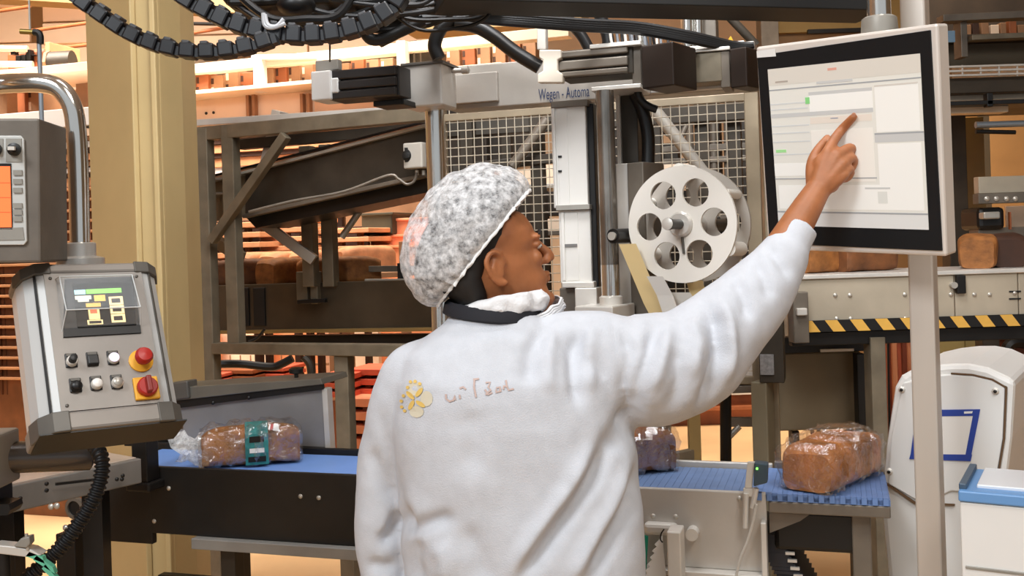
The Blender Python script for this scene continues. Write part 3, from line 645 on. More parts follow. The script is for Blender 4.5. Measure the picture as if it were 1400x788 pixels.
# ================================================================== white cabinet with blue framed label
Yw = 2.38
t = thing('white_cabinet', 'white moulded cabinet with blue framed label behind the square post', 'cabinet', (P(1300, 600, Yw).x, Yw + .2, 0))
def wq(pts, Y=Yw, yaw=math.radians(33)):
    u, n = axes(yaw); O = P(1300, 600, Y); return [hit(x, y, O, n) for x, y in pts], n
out = [(1232, 514), (1245, 507), (1272, 501), (1300, 498), (1325, 498), (1350, 503), (1388, 521), (1383, 600), (1372, 690), (1374, 760), (1384, 900), (1400, 1330), (1235, 1330), (1222, 900), (1212, 770), (1204, 690), (1211, 610), (1223, 530)]
q, n = wq(out); 
for k in (11, 12): q[k].z = .002
MB().prism(q, n * .42).build('shell', WHITEP, t, bevel=.012)
q, n = wq([(1234, 524), (1270, 514), (1300, 512), (1330, 514), (1356, 520), (1374, 530), (1371, 600), (1358, 676), (1300, 672), (1262, 690), (1214, 662), (1218, 600)], Yw - .006)
MB().prism(q, n * .006).build('front_panel', mat('white_panel_enamel', (226, 225, 222), .35), t, bevel=.003)
q, n = wq([(1374.5, 528), (1377, 530), (1374, 600), (1361, 678), (1359, 677), (1371.5, 600)], Yw - .0065); MB().prism(q, n * .006).build('panel_gap', mat('brown_gap_shadow', (96, 70, 44), .7), t)
q, n = wq([(1300, 510), (1330, 512), (1357, 518.5), (1375, 529), (1374, 531), (1356, 520.5), (1330, 514), (1300, 512)], Yw - .0065); MB().prism(q, n * .006).build('panel_gap', mat('brown_gap_shadow', (96, 70, 44), .7), t)
q, n = wq([(1211, 660), (1251, 687), (1305, 690), (1305, 692), (1250, 690), (1211, 663)], Yw - .0065); MB().prism(q, n * .006).build('panel_gap', mat('brown_gap_shadow', (96, 70, 44), .7), t)
lab = mat('royal_blue_label', (40, 66, 150), .4)
for pts in (((1252, 561), (1340, 560), (1338.5, 569), (1251, 570)), ((1245, 621), (1329, 622), (1327, 631), (1243, 628)), ((1330, 569), (1338.5, 569), (1328, 622), (1320, 622)), ((1252, 570), (1260, 570), (1254, 621), (1245, 621))):
    q, n = wq(pts, Yw - .008); MB().prism(q, n * .002).build('label_border', lab, t)
q, n = wq([(1260, 570), (1330, 569), (1320, 622), (1254, 621)], Yw - .0075); MB().prism(q, n * .0015).build('label_field', mat('label_white', (232, 228, 222), .4), t)
q, n = wq([(1318, 563), (1330, 562.5), (1329, 565.5), (1318, 566)], Yw - .0085); MB().prism(q, n * .001).build('label_mark', WHITEP, t)
q0, n = wq([(1233, 533), (1361, 535), (1216, 645), (1346, 649)], Yw - .006)
rivets(t, q0, -n, .008, STEEL_L, 'panel_screw'); rivets(t, [p - n * .006 for p in q0], -n, .004, BLACKM, 'screw_slot')
Yv = 1.98
t = thing('white_hopper', 'white box with pale blue rim in the bottom right corner', 'machine', (P(1370, 700, Yv).x, Yv + .2, 0))
HY = math.radians(30)
fb('body', WHITEP, t, 1312, 686, 1460, None, Yv, .2, HY)
fb('rim', mat('pale_blue_rim', (104, 152, 206), .4), t, 1310, 671, 1460, 686, Yv - .004, .208, HY)
fb('slot', BLACK, t, 1322, 777, 1450, 790, Yv - .003, .02, HY)
fb('slot_frame', GREYP, t, 1320, 774, 1450, 778, Yv - .006, .02, HY)
hu, hn = axes(HY); h0 = P(1310, 671, Yv)
MB().obox(h0 + hu * .03 + hn * .03 + UP * .0, hu * .12, hn * .16, UP * .008).build('top_panel', mat('hopper_lid_white', (226, 228, 232), .3), t, bevel=.002)
MB().obox(h0 + hn * .01, hu * .014, hn * .19, UP * .012).build('side_edge', mat('slate_blue_edge', (66, 88, 108), .4), t, bevel=.002)
# ================================================================== label applicator portal (lettered beam, linear units, poles)
Yg = 3.30
t = thing('applicator_portal', 'stainless applicator portal with lettered cross beam behind the worker', 'machine', (P(800, 400, 3.2).x, 3.25, 0))
BEAM = mat('satin_grey_beam', (176, 169, 160), .36, .25, .18, 4, .04, 120)
p, u, n, ln = span(612, 125, 1033, Yg + .12, YAW, 105); zt = P(612, 92, Yg + .12).z; zb = P(612, 151, Yg + .12).z; p.z = zb
BM = MB().obox(p, u * ln, n * .10, UP * (zt - zb)).build('cross_beam', BEAM, t, bevel=.004)
q, u, n, l2 = span(612, 125, 680, Yg + .10, YAW); q.z = P(612, 143, Yg + .1).z
MB().obox(q, u * l2, n * .03, UP * (P(612, 103, Yg + .1).z - q.z)).build('joint_plate', BEAM, t, bevel=.003)
tx = hit(737, 137, p, n); lettering('beam_lettering', 'Wegen - Automa', .052, mat('navy_print', (44, 58, 92), .5), t, tx - n * .002, u, UP, sx=.46)
# left head block with pole
fb('head_block', STEEL_L, t, 549, 90, 604, 148, 3.2, .13, YAW, .006)
fb('block_cover', GREYD, t, 547, 87, 606, 91, 3.195, .14, YAW)
pc = P(596, 200, 3.26); rod('guide_pole', CHROME, t, Vector((pc.x, pc.y, P(596, 146, 3.26).z)), Vector((pc.x, pc.y, 0)), .032, 24)
pc2 = P(831, 270, 3.0); ztp = P(831, 124, 3.0).z; zbp = P(836, 418, 3.0).z
rod('guide_pole', mat('blotched_chrome', (150, 144, 136), .22, .85, .75, 9, 0, 60, (1, 1, .6)), t, Vector((pc2.x, pc2.y, ztp)), Vector((pc2.x, pc2.y, zbp)), .027, 24)
MB().lathe([(.034, 0), (.034, .03), (.028, .034)], Vector((pc2.x, pc2.y, zbp - .004)), UP, 20).build('pole_collar', STEEL_L, t, True)
MB().lathe([(.0275, 0), (.0275, .1)], Vector((pc2.x, pc2.y, zbp + .02)), UP, 20).build('pole_sleeve', CHROME, t, True)
blk = fb('base_block', STEEL_L, t, 786, 419, 838, 462, 2.96, .16, math.radians(30), .004)
fb('base_plate', GREYD, t, 780, 462, 885, 480, 2.94, .25, YAW)
MB().box((pc2.x, pc2.y + .05, (P(831, 478, 3.0).z) / 2), (.12, .12, P(831, 478, 3.0).z), YAW).build('pedestal', STEEL_D, t, bevel=.004)
# left linear unit: white cap, ribbed dark body
fb('actuator_cap', WHITEP, t, 425, 98, 452, 138, 3.12, .10, YAW, .004)
fb('actuator_cap', WHITEP, t, 449, 107, 462, 128, 3.11, .08, YAW, .004)
ab = fb('actuator_body', mat('charcoal_aluminium', (64, 61, 60), .35, .5), t, 452, 97, 546, 138, 3.13, .09, YAW, .003)
for y0, y1 in ((97, 110), (112, 124), (126, 137)): fb('rib', mat('charcoal_aluminium', (64, 61, 60), .35, .5), ab, 448, y0, 541, y1, 3.115, .02, YAW, .004)
fb('actuator_foot', BLACKM, t, 510, 138, 552, 146, 3.13, .1, YAW)
fb('cover_strip', mat('white_cover_strip', (228, 226, 220), .3), t, 462, 97, 538, 100, 3.11, .1, YAW, .001)
fb('bracket_plate', GREYP, t, 431, 83, 462, 98, 3.16, .03, YAW)
rod('pipe_stub', STEEL, t, P(604, 97, 3.25), P(636, 96, 3.25), .008); MB().lathe([(.013, 0), (.013, .02), (.006, .024)], P(632, 96, 3.25), Vector((1, -.3, 0)), 12).build('pipe_nut', STEEL, t, True)
# white I shaped end piece
q = [P(x, y, 3.02) for x, y in ((737, 68), (767, 68), (767, 79), (762, 82), (762, 97), (769, 101), (769, 113), (735, 113), (735, 101), (742, 97), (742, 82), (737, 79))]
MB().prism(q, n * .03).build('profile_end', mat('ivory_plastic', (226, 216, 200), .45), t, bevel=.003)
q = [P(x, y, 3.06) for x, y in ((734, 34), (746, 34), (746, 68), (734, 68))]; MB().prism(q, n * .03).build('profile_tab', STEEL_L, t, bevel=.003)
# right linear unit: banded body, plate, dark gearbox, second unit
lb = fb('linear_unit', IRON, t, 765, 70, 866, 108, 3.05, .12, YAW)
for y0, y1 in ((71, 80), (84, 97), (99, 106)): fb('rib', STEEL_D, lb, 762, y0, 858, y1, 3.035, .03, YAW, .004)
fb('unit_plate', STEEL_L, t, 808, 119, 876, 125, 3.0, .16, YAW, .002)
fb('unit_cover', STEEL_L, t, 806, 61, 876, 67, 3.0, .16, YAW, .002)
fb('end_plate', STEEL_D, t, 864, 64, 877, 122, 2.99, .15, YAW, .002)
fb('gearbox', mat('dark_brown_gearbox', (44, 33, 26), .5, .2, .2, 9), t, 877, 63, 921, 122, 2.97, .15, math.radians(36), .004)
sb = fb('second_unit', IRON_L, t, 921, 76, 987, 116, 3.08, .09, YAW)
fb('unit_cover', STEEL_L, t, 925, 69, 998, 74, 3.07, .14, YAW, .002)
fb('end_plate', STEEL_D, t, 985, 70, 998, 120, 3.04, .12, YAW, .002)
fb('gearbox', mat('dark_brown_gearbox', (44, 33, 26), .5, .2, .2, 9), t, 998, 67, 1021, 121, 3.02, .12, math.radians(40), .004)
MB().lathe([(.036, 0), (.036, .02), (.03, .022), (.03, .05)], P(1016, 98, 3.1), Vector((1, -.2, 0)), 18).build('cable_gland', BLACK, t, True)
fb('beam_ledge', STEEL_L, t, 876, 121, 1033, 129, 3.2, .12, YAW)
w1 = [P(x, y, 3.07) for x, y in ((993, 58), (999, 49), (1004, 58))]; MB().prism(w1, (0, .002, 0)).build('warning_sign', YELLOW, t)
fb('terminal_box', STEEL_L, t, 996, 57, 1018, 68, 3.07, .05, YAW)
# hanging supply tubes behind the units
for px, r in ((940, .02), (955, .016)):
    rod('air_cylinder', CHROME, t, P(px, 70, 3.3), P(px - 2, -30, 3.3), r)
rod('strut', IRON, t, P(996, 22, 3.3), P(1034, 62, 3.3), .014)
fb('valve_block', STEEL_D, t, 957, 24, 979, 55, 3.32, .08, YAW)
# hoses of the linear unit
HOSE = mat('thick_black_hose', (26, 25, 25), .35)
for pts, r in (([(765, -20), (768, 5), (780, 30), (796, 50), (806, 68)], .017), ([(800, -20), (812, 5), (822, 25), (830, 48), (832, 66)], .019), ([(600, 80), (594, 62), (602, 40), (614, 30), (622, 20)], .021), ([(622, 32), (650, 36), (676, 50), (705, 72), (738, 92)], .022)):
    wire('hose', HOSE, t, [P(x, y, 3.12) for x, y in pts], r, 14)
wire('white_wire', mat('white_wire', (220, 214, 204), .5), t, [P(x, y, 3.1) for x, y in ((698, 30), (715, 36), (735, 37), (750, 34))], .004)
for k in range(9):
    x = 838 + k * 7 + random.uniform(-3, 3)
    wire('looped_wire', mat('grey_wire_%d' % (k % 3), [(200, 196, 188), (120, 124, 130), (54, 52, 52)][k % 3], .45), t, [P(x, 62, 3.1 + .01 * k), P(x - 2, 44, 3.1 + .01 * k), P(x + 8, 36 + random.uniform(-4, 4), 3.1 + .01 * k), P(x + 17, 46, 3.1 + .01 * k), P(x + 19, 64, 3.1 + .01 * k)], .0045)
# tall aluminium profile carrying the print head
t = thing('aluminium_rail', 'tall ribbed aluminium profile behind the dark steel pole', 'machine part', (P(785, 390, 3.1).x, 3.15, P(785, 470, 3.1).z))
fb('upper_rail', ALU, t, 755, 142, 802, 285, 3.10, .10, YAW)
fb('lower_rail', ALU, t, 765, 288, 808, 388, 3.10, .10, YAW)
for L, T, R, B in ((757, 148, 760, 283), (763, 148, 777, 283), (779, 148, 788, 283), (792, 148, 796, 283), (798, 148, 801, 283)): fb('rib', ALU, t, L, T, R, B, 3.092, .01, YAW, .001)
for L, T, R, B in ((768, 291, 772, 384), (774, 291, 791, 384), (795, 291, 799, 384), (801, 291, 806, 384)): fb('rib', ALU, t, L, T, R, B, 3.092, .01, YAW, .001)
fb('top_cap', STEEL_D, t, 753, 139, 803, 148, 3.09, .11, YAW, .002)
fb('joint_strip', GREYP, t, 760, 281, 806, 288, 3.085, .11, YAW, .001)
fb('foot_plate', STEEL_L, t, 768, 386, 812, 394, 3.08, .12, YAW)
fb('foot_block', STEEL_L, t, 786, 394, 816, 420, 3.06, .1, YAW)
fb('foot_block', STEEL_D, t, 766, 394, 810, 470, 3.12, .1, YAW)
fb('side_channel', BLACKM, t, 803, 142, 815, 400, 3.09, .1, YAW)
for y in (213, 233): fb('print_mark', BLACKM, t, 763, y, 768, y + 3, 3.0905, .003, YAW, 0)
fb('print_mark', mat('faint_print', (110, 108, 106), .5), t, 772, 334, 789, 338, 3.0905, .003, YAW, 0)
# applicator back plate
t = thing('back_plate', 'grey steel upright plate left of the label reel', 'machine part', (P(865, 400, 3.05).x, 3.12, 0))
fb('plate', STEEL_L, t, 845, 224, 862, 430, 3.08, .02, YAW)
fb('cheek', STEEL_D, t, 860, 223, 882, 430, 3.06, .12, math.radians(40))
fb('channel', IRON, t, 846, 130, 872, 224, 3.12, .08, YAW)
fb('edge_strip', STEEL_L, t, 843, 130, 848, 226, 3.1, .02, YAW, .001)
wire('belt_loop', BLACK, t, [P(x, y, 3.09) for x, y in ((868, 128), (878, 150), (886, 185), (886, 225))], .02, 12)
wire('cable', BLACK, t, [P(x, y, 3.05) for x, y in ((872, 122), (874, 134), (884, 144), (898, 150))], .012, 10)
fb('pedestal', STEEL_D, t, 842, 430, 900, None, 3.06, .12, YAW)

# ================================================================== label reel with pierced discs
an = math.radians(34); RN = Vector((-math.sin(an), -math.cos(an), .02)).normalized()
RU = Vector((math.cos(an), -math.sin(an), 0)); RV = UP
c0 = P(931, 307, 2.86); RR = .164
t = thing('label_reel', 'large pale reel with six round holes in its disc', 'reel', c0 + Vector((0, 0, -.17)))
def disc(name, c, m, th=.008):
    """disc with six round holes as a real pierced plate"""
    n = 72; mb = MB(); holes = []
    for k in range(6):
        a = math.radians(60 * k + 2); holes.append((math.cos(a) * RR * .60, math.sin(a) * RR * .60, RR * .24))
    # radial grid: sectors around each hole
    verts = []; faces = []
    def W(x, y, z): return c + RU * x + RV * y + RN * z
    H = 26
    for k, (hx, hy, hr) in enumerate(holes):
        a0 = math.radians(60 * k + 2)
        inner = []; outer = []; BS = [2 * math.pi * j / 24 for j in range(24)]
        for sg in (-1, 1):
            e = math.radians(30) * sg; BS.append(math.atan2(math.sin(e) * RR, math.cos(e) * RR - RR * .60) % (2 * math.pi))
        BS = [a0 + b for b in sorted(BS)]
        for j in range(H):
            b = BS[j]; inner.append((hx + hr * math.cos(b), hy + hr * math.sin(b)))
            dx, dy = math.cos(b), math.sin(b); best = 9
            # ray from hole centre to wedge border (disc rim, two sector edges, hub circle)
            B = hx * dx + hy * dy; C = hx * hx + hy * hy - RR * RR; best = -B + math.sqrt(B * B - C)
            for sg in (-1, 1):
                e = a0 + sg * math.radians(30); nx, ny = -math.sin(e), math.cos(e); den = dx * nx + dy * ny
                if abs(den) > 1e-9:
                    q = -(hx * nx + hy * ny) / den
                    if q > 1e-6: best = min(best, q)
            outer.append((hx + dx * best, hy + dy * best))
        for z, flip in ((0, 0), (-th, 1)):
            i = len(mb.v); mb.v += [W(x, y, z) for x, y in inner] + [W(x, y, z) for x, y in outer]
            for j in range(H):
                f = (i + j, i + H + j, i + H + (j + 1) % H, i + (j + 1) % H); mb.f.append(f[::-1] if flip else f)
        i = len(mb.v); mb.v += [W(x, y, 0) for x, y in inner] + [W(x, y, -th) for x, y in inner]
        mb.f += [(i + j, i + (j + 1) % H, i + H + (j + 1) % H, i + H + j) for j in range(H)]
        # corner fill between the ray fan and the sector corners on the rim
        for sg in ():
            e = a0 + sg * math.radians(30); cx, cy = math.cos(e) * RR, math.sin(e) * RR
            best = sorted(outer, key=lambda o: (o[0] - cx) ** 2 + (o[1] - cy) ** 2)[:2]
            for z, flip in ((0, 0), (-th, 1)):
                i = len(mb.v); mb.v += [W(cx, cy, z), W(*best[0], z), W(*best[1], z)]; mb.f.append((i, i + 1, i + 2))
    i = len(mb.v); N_ = 96
    mb.v += [W(RR * math.cos(2 * math.pi * j / N_), RR * math.sin(2 * math.pi * j / N_), 0) for j in range(N_)] + [W(RR * math.cos(2 * math.pi * j / N_), RR * math.sin(2 * math.pi * j / N_), -th) for j in range(N_)]
    mb.f += [(i + j, i + N_ + j, i + N_ + (j + 1) % N_, i + (j + 1) % N_) for j in range(N_)]
    for z, r0 in ((.0004, 0), (-th - .0004, 0)):      # hub field closes the centre
        i = len(mb.v); mb.v += [W(RR * .2 * math.cos(2 * math.pi * j / 24), RR * .2 * math.sin(2 * math.pi * j / 24), z) for j in range(24)]; mb.f.append(tuple(i + j for j in range(24)))
    return mb.build(name, m, t)
DISC = mat('ivory_reel_plastic', (232, 227, 218), .42, 0, .05, 5)
disc('front_disc', c0, DISC)
c1 = c0 - RN * .10; disc('back_disc', c1, mat('grey_reel_plastic', (180, 172, 162), .42, 0, .08, 5))
for k in range(6):
    a = math.radians(60 * k + 32); q = c0 + RU * (math.cos(a) * RR * .93) + RV * (math.sin(a) * RR * .93)
    rod('spacer_rod', DISC, t, q - RN * .008, q - RN * .099, .02 if k % 2 else .013)
MB().lathe([(.036, -.1), (.036, .006), (.03, .012)], c0, RN, 26).build('hub', STEEL_L, t, True)
sh = MB().lathe([(.014, 0), (.014, .075), (.017, .076), (.017, .088), (.012, .09)], c0, RN, 20).build('shaft', mat('dark_oiled_steel', (58, 54, 50), .3, .6), t, True)
MB().lathe([(.0165, 0), (.0165, .012), (.01, .014), (.004, .0145)], c0 + RN * .078, RN, 20).build('shaft_end', STEEL_L, sh, True)
bar('hub_key', GREYD, t, c0 + RN * .004 - RV * .03 + RU * .004, c0 + RN * .004 - RV * .082 + RU * .008, .006, .006, 0)
rod('axle_carrier', IRON, t, c0 - RN * .1, c0 - RN * .30, .022)
bar('carrier_arm', IRON, t, c0 - RN * .29, P(874, 330, 3.14), .06, .06)
# guide roller and tapes
t2 = thing('guide_roller', 'black guide roller fixed at the dark steel pole', 'roller', P(850, 335, 2.95))
rod('roller', BLACK, t2, P(838, 323, 2.93), P(866, 322, 3.02), .021); MB().lathe([(.012, 0), (.012, .012)], P(838, 323, 2.93), Vector((-.5, -1, 0)), 14).build('end_nut', STEEL, t2, True)
def tape(label, m, pts, Y, wd, skew):
    mb = MB(); v = []
    for x, y in pts: p = P(x, y, Y); v += [p, p + RU * wd]
    i = 0; mb.v = v + [q + Vector((0, .0015, 0)) for q in v]; k = len(v)
    for j in range(len(pts) - 1): mb.f += [(2 * j, 2 * j + 1, 2 * j + 3, 2 * j + 2), (k + 2 * j + 2, k + 2 * j + 3, k + 2 * j + 1, k + 2 * j)]
    o = mb.build('label_tape', m); tag(o, label, 'tape'); return o
tape('cream tape running down from the black guide roller', TAPE, [(846, 334), (862, 372), (880, 415), (896, 446)], 2.93, .055, 0)
tape('cream tape strip running down right of the reel bottom', TAPE, [(938, 384), (944, 404), (954, 432)], 2.90, .05, 0)
tape('white tape strip under the left part of the reel', TAPEW, [(884, 378), (898, 404), (912, 446)], 2.89, .05, 0)
tape('white wide tape between the two strips under the reel', TAPEW, [(910, 400), (925, 424), (938, 446)], 2.91, .075, 0)

# ================================================================== wire mesh guard
Yf = 4.05
MESHM = mat('galvanised_wire', (205, 196, 178), .45, .5, .2, 12)
t = thing('mesh_guard', 'galvanised wire mesh guard with frame behind the label reel', 'fence', (P(815, 300, 3.9).x, 3.9, 0))
p, u, n, ln = span(608, 300, 1032, Yf, YAW, 300); O = p.copy(); zt = P(610, 146, Yf).z + .02; zb = 1.12
def gx(s, z, d=0.): return Vector((O.x, O.y, 0)) + u * s + n * d + UP * z
pitch = .0335
mev = MB().tube([(0, 0, zb), (0, 0, zt)], .0021, 5).mesh('wire', (0, 0, 0), MESHM)
meh = MB().tube([Vector(), u * ln], .0021, 5).mesh('wire', (0, 0, 0), MESHM)
many('wire', mev, t, [gx(s, 0) for s in np.arange(pitch, ln, pitch)])
many('wire', meh, t, [gx(0, z, .004) for z in np.arange(zb, zt, pitch * 1.0)])
FR = mat('grey_brown_guard_frame', (150, 136, 114), .45, .4, .2, 8)
for s, wd in ((.0, .03), (ln - .0, .05), (ln + .05, .03)): MB().box(tuple(gx(s, zt / 2, .01)), (wd, .03, zt), YAW).build('post', FR, t, bevel=.003)
for z in (zt, zt - .065, 1.12): bar('rail', FR, t, gx(0, z, .01), gx(ln, z, .01), .025, .03)
sx = lambda px, py: (hit(px, py, O, n) - O).dot(u)
# braces behind the mesh
t = thing('portal_brace', 'diagonal grey braces behind the wire mesh guard', 'machine', (P(900, 300, 4.3).x, 4.3, 0))
rod('brace', STEEL_D, t, P(700, 228, 4.25), P(748, 163, 4.25), .022); rod('brace', STEEL, t, P(893, 148, 4.2), P(968, 244, 4.2), .026)
rod('brace', STEEL_D, t, P(948, 150, 4.3), P(930, 190, 4.3), .012)
for px in (640, 735, 960, 1005):
    c = P(px, 200, 4.35); z0 = 0 if px < 900 else 1.15; MB().box((c.x, c.y, (2.26 + z0) / 2), (.055, .055, 2.26 - z0), YAW).build('post', IRON, t, bevel=.003)
bar('top_rail', IRON, t, P(600, 178, 4.42), P(1030, 152, 4.28), .06, .07)
bar('rail', IRON, t, P(620, 232, 4.38), P(770, 215, 4.32), .05, .04); bar('rail', IRON, t, P(890, 290, 4.38), P(1020, 284, 4.3), .05, .04)
t = thing('parts_shelf', 'shelf of pale cartons seen through the mesh by the hairnet', 'shelf', (P(740, 300, 4.9).x, 5.0, 0))
fb('shelf_board', STEEL_L, t, 690, 254, 900, 260, 4.9, .3, YAW); fb('shelf_board', STEEL_D, t, 690, 318, 900, 324, 4.9, .3, YAW)
for px in (692, 896): post('post', IRON, t, px, 150, 5.0, .05, .05)
ctn = 0
for L, T, R, B, Y in ((704, 232, 738, 254, 4.95), (740, 226, 764, 254, 4.97), (740, 300, 766, 318, 4.95), (766, 228, 800, 254, 4.95), (890, 226, 945, 254, 4.95)):
    o = fb('carton', PEACH, None, L, T, R, B, Y, .15, YAW); ctn += 1
    tag(o, ['pale carton at the left end of the shelf behind the mesh', 'taller pale carton beside the shelf end behind the mesh', 'lone pale carton on the lower shelf behind the mesh', 'pale carton on the shelf behind the aluminium profile', 'long pale carton behind the mesh beside the reel'][ctn - 1], 'box', 'cartons on the shelf behind the mesh')

# dark machine front behind the guard
t = thing('divider_machine', 'dark brown machine front with pipes behind the wire mesh', 'machine', (P(820, 350, 5.6).x, 5.8, 0))
DM = mat('dark_machine_brown', (58, 50, 42), .5, .3, .35, 4)
for L, T, R, B in ((600, 150, 668, 420), (670, 150, 735, 224), (670, 262, 745, 420), (745, 262, 800, 296), (770, 320, 800, 420), (800, 140, 905, 420), (906, 150, 935, 185), (906, 196, 928, 262), (906, 262, 960, 420), (962, 140, 985, 300), (998, 140, 1030, 420), (962, 320, 998, 420)):
    fb('cover', DM, t, L, T, R, B, 5.5, .12, YAW, .006)
fb('base', DM, t, 600, 420, 850, None, 5.5, .4, YAW)
for px, r in ((942, .022), (955, .014), (975, .02), (992, .012)): rod('pipe', STEEL_D, t, P(px, 150, 5.3), P(px + 4, 420, 5.3), r)
for y in (205, 222, 300): bar('pipe_bridge', STEEL_D, t, P(900, y, 5.35), P(1025, y - 6, 5.25), .03, .03)
# ================================================================== left background: frame with rising conveyor
t = thing('machine_frame', 'bronze grey steel frame of square tubes left of the hairnet', 'frame', (P(430, 400, 4.5).x, 4.5, 0))
fy = lambda px: 4.75 - (px - 285) / 305 * .55
W = .062
for px, yt in ((285, 176), (320, 172)):
    c = P(px, 350, fy(px)); zt = P(px, yt, fy(px)).z; zb_ = 0 if px == 285 else P(px, 470, fy(px)).z
    MB().box((c.x, c.y, (zt + zb_) / 2), (W, W, zt - zb_), YAW).build('post', IRON_L, t, bevel=.004)
bar('top_rail', IRON_L, t, P(275, 184, fy(275)), P(600, 154, fy(600)), W, W)
bar('lower_rail', IRON_L, t, P(296, 476, fy(296)), P(640, 480, fy(640)), W, .05)
for px in (470, 620):
    c = P(px, 480, fy(px)); MB().box((c.x, c.y, c.z / 2), (.066, .066, c.z), YAW).build('post', IRON_L, t, bevel=.004)
bar('brace', IRON_L, t, P(290, 330, fy(290) - .06), P(391, 185, fy(391) - .06), .04, .04)
bar('brace', STEEL_L, t, P(355, 275, 5.0), P(383, 152, 4.95), .07, .05)
bar('brace', IRON_L, t, P(250, 300, 5.0), P(330, 352, 4.8), .05, .05)
rod('brace', BLACKM, t, P(250, 322, 5.0), P(268, 342, 4.95), .012)
bar('top_shelf_edge', STEEL_L, t, P(240, 172, 5.0), P(580, 150, 4.6), .12, .03)
bar('rear_rail', IRON, t, P(330, 198, 5.0), P(590, 175, 4.6), .05, .05)
for px, y0 in ((425, 200), (452, 198)):
    c = P(px, 370, 5.03); z0 = P(px, 392, 5.03).z; z1 = P(px, y0, 5.03).z; MB().box((c.x, c.y, (z0 + z1) / 2), (.062, .062, z1 - z0), YAW).build('post', IRON_L, t, bevel=.004)
bar('brace', STEEL, t, P(352, 300, 4.95), P(430, 356, 4.95), .05, .05); rod('brace', STEEL, t, P(500, 277, 4.85), P(467, 325, 4.85), .016)
# rising conveyor
t = thing('incline_conveyor', 'dark brown inclined conveyor rising to the right inside the frame', 'conveyor', (P(430, 300, 4.4).x, 4.45, 0))
q = [P(x, y, fy(x) + .10) for x, y in ((335, 236), (590, 172), (590, 236), (335, 294))]; nn = axes(YAW)[1]
MB().prism(q, nn * .02).build('side_plate', IRON, t, bevel=.004)
q = [P(x, y, fy(x) + .11) for x, y in ((235, 264), (336, 236), (336, 296), (235, 312))]
MB().prism(q, nn * .02).build('side_plate', IRON_L, t, bevel=.004)
bar('top_edge', STEEL, t, P(235, 262, fy(235) + .09), P(592, 170, fy(592) + .09), .03, .014)
bar('bottom_edge', STEEL_D, t, P(335, 296, fy(335) + .08), P(592, 238, fy(592) + .08), .04, .018)
q = [P(x, y, fy(x) + .14) for x, y in ((335, 296), (590, 238), (590, 262), (350, 312))]; MB().prism(q, nn * .3).build('belt_return', BLACK, t)
bar('belt', BLACKM, t, P(235, 262, fy(235) + .25), P(592, 172, fy(592) + .25), .24, .012)
bar('lower_lip', STEEL, t, P(245, 266, fy(245) + .08), P(320, 264, fy(320) + .08), .02, .01)
for px in (640,):
    c = P(px, 245, fy(px) + .25); MB().box((c.x, c.y, c.z / 2), (.06, .06, c.z), YAW).build('leg', IRON, t)
bar('carrier', IRON, t, P(430, 290, 4.88), P(460, 284, 4.84), .05, .05)
wire('cable', STEEL_D, t, [P(x, y, 4.25) for x, y in ((340, 290), (400, 275), (470, 262), (530, 240), (545, 245), (556, 252), (566, 248), (570, 236))], .006)
sw = thing('switch_box', 'grey isolator switch box on the rising conveyor side', 'switch', P(565, 235, 4.28))
fb('body', mat('light_grey_switch', (176, 170, 160), .5), sw, 551, 196, 577, 231, 4.24, .06, math.radians(24), .006)
fb('plate', BLACK, sw, 553, 202, 567, 222, 4.235, .01, YAW, .001)
MB().lathe([(.026, 0), (.026, .01), (.014, .012), (.012, .03), (.002, .031)], P(559, 213, 4.24), -nn, 18).build('rotary_knob', BLACK, sw, True)
for px in (570, 579): MB().lathe([(.008, 0), (.008, .02)], P(px, 233, 4.26), -UP, 10).build('cable_gland', STEEL, sw, True)
# loaf conveyor
t = thing('loaf_conveyor', 'dark steel loaf conveyor crossing behind the left frame', 'conveyor', (P(430, 430, 5.3).x, 5.35, 0))
ly = lambda px: 5.35 - (px - 255) / 305 * .45
q = [P(x, y, ly(x)) for x, y in ((240, 392), (662, 380), (662, 452), (240, 455))]
MB().prism(q, nn * .02).build('side_plate', mat('smoky_steel_plate', (92, 82, 68), .34, .55, .4, 3, .05, 90), t, bevel=.004)
bar('bottom_flange', mat('brass_toned_edge', (150, 124, 76), .45, .4), t, P(240, 455, ly(240)), P(662, 449, ly(662)), .05, .018)
zl = P(400, 388, ly(400)).z
a = P(235, 388, ly(235)); b = P(664, 382, ly(664)); a.z = b.z = zl - .02
bar('belt', BLACKM, t, a + nn * .22, b + nn * .22, .38, .02)
fb('belt_bracket', IRON_L, t, 405, 372, 420, 416, ly(405) - .06, .05, YAW); fb('belt_bracket', IRON_L, t, 424, 372, 434, 416, ly(424) - .06, .05, YAW)
bar('bracket_pin', BLACKM, t, P(408, 413, ly(408) - .08), P(446, 411, ly(446) - .08), .03, .02)
bar('guide_rail', STEEL, t, P(500, 383, 5.1), P(660, 382, 4.9), .03, .01); fb('guide_post', BLACKM, t, 543, 360, 549, 384, 5.05, .03, YAW); bar('guide_rail', STEEL_D, t, P(505, 368, 5.15), P(650, 366, 4.95), .02, .03)
for px in (275, 650):
    c = P(px, 450, ly(px) + .2); MB().box((c.x, c.y, c.z / 2), (.07, .07, c.z), YAW).build('leg', IRON, t)
bar('cross_tube', BLACKM, t, P(330, 466, ly(330) + .1), P(660, 462, ly(660) + .1), .06, .05)
wire('cable', BLACK, t, [P(x, y, 5.0) for x, y in ((262, 452), (268, 472), (278, 482))], .007); wire('cable', BLACK, t, [P(x, y, 5.0) for x, y in ((362, 450), (352, 462), (340, 468))], .007)
wire('cable', BLACK, t, [P(x, y, 5.0) for x, y in ((400, 490), (385, 498), (370, 502), (330, 498), (300, 498))], .02); wire('cable', IRON, t, [P(x, y, 5.0) for x, y in ((415, 488), (424, 500), (426, 530), (424, 545))], .02)
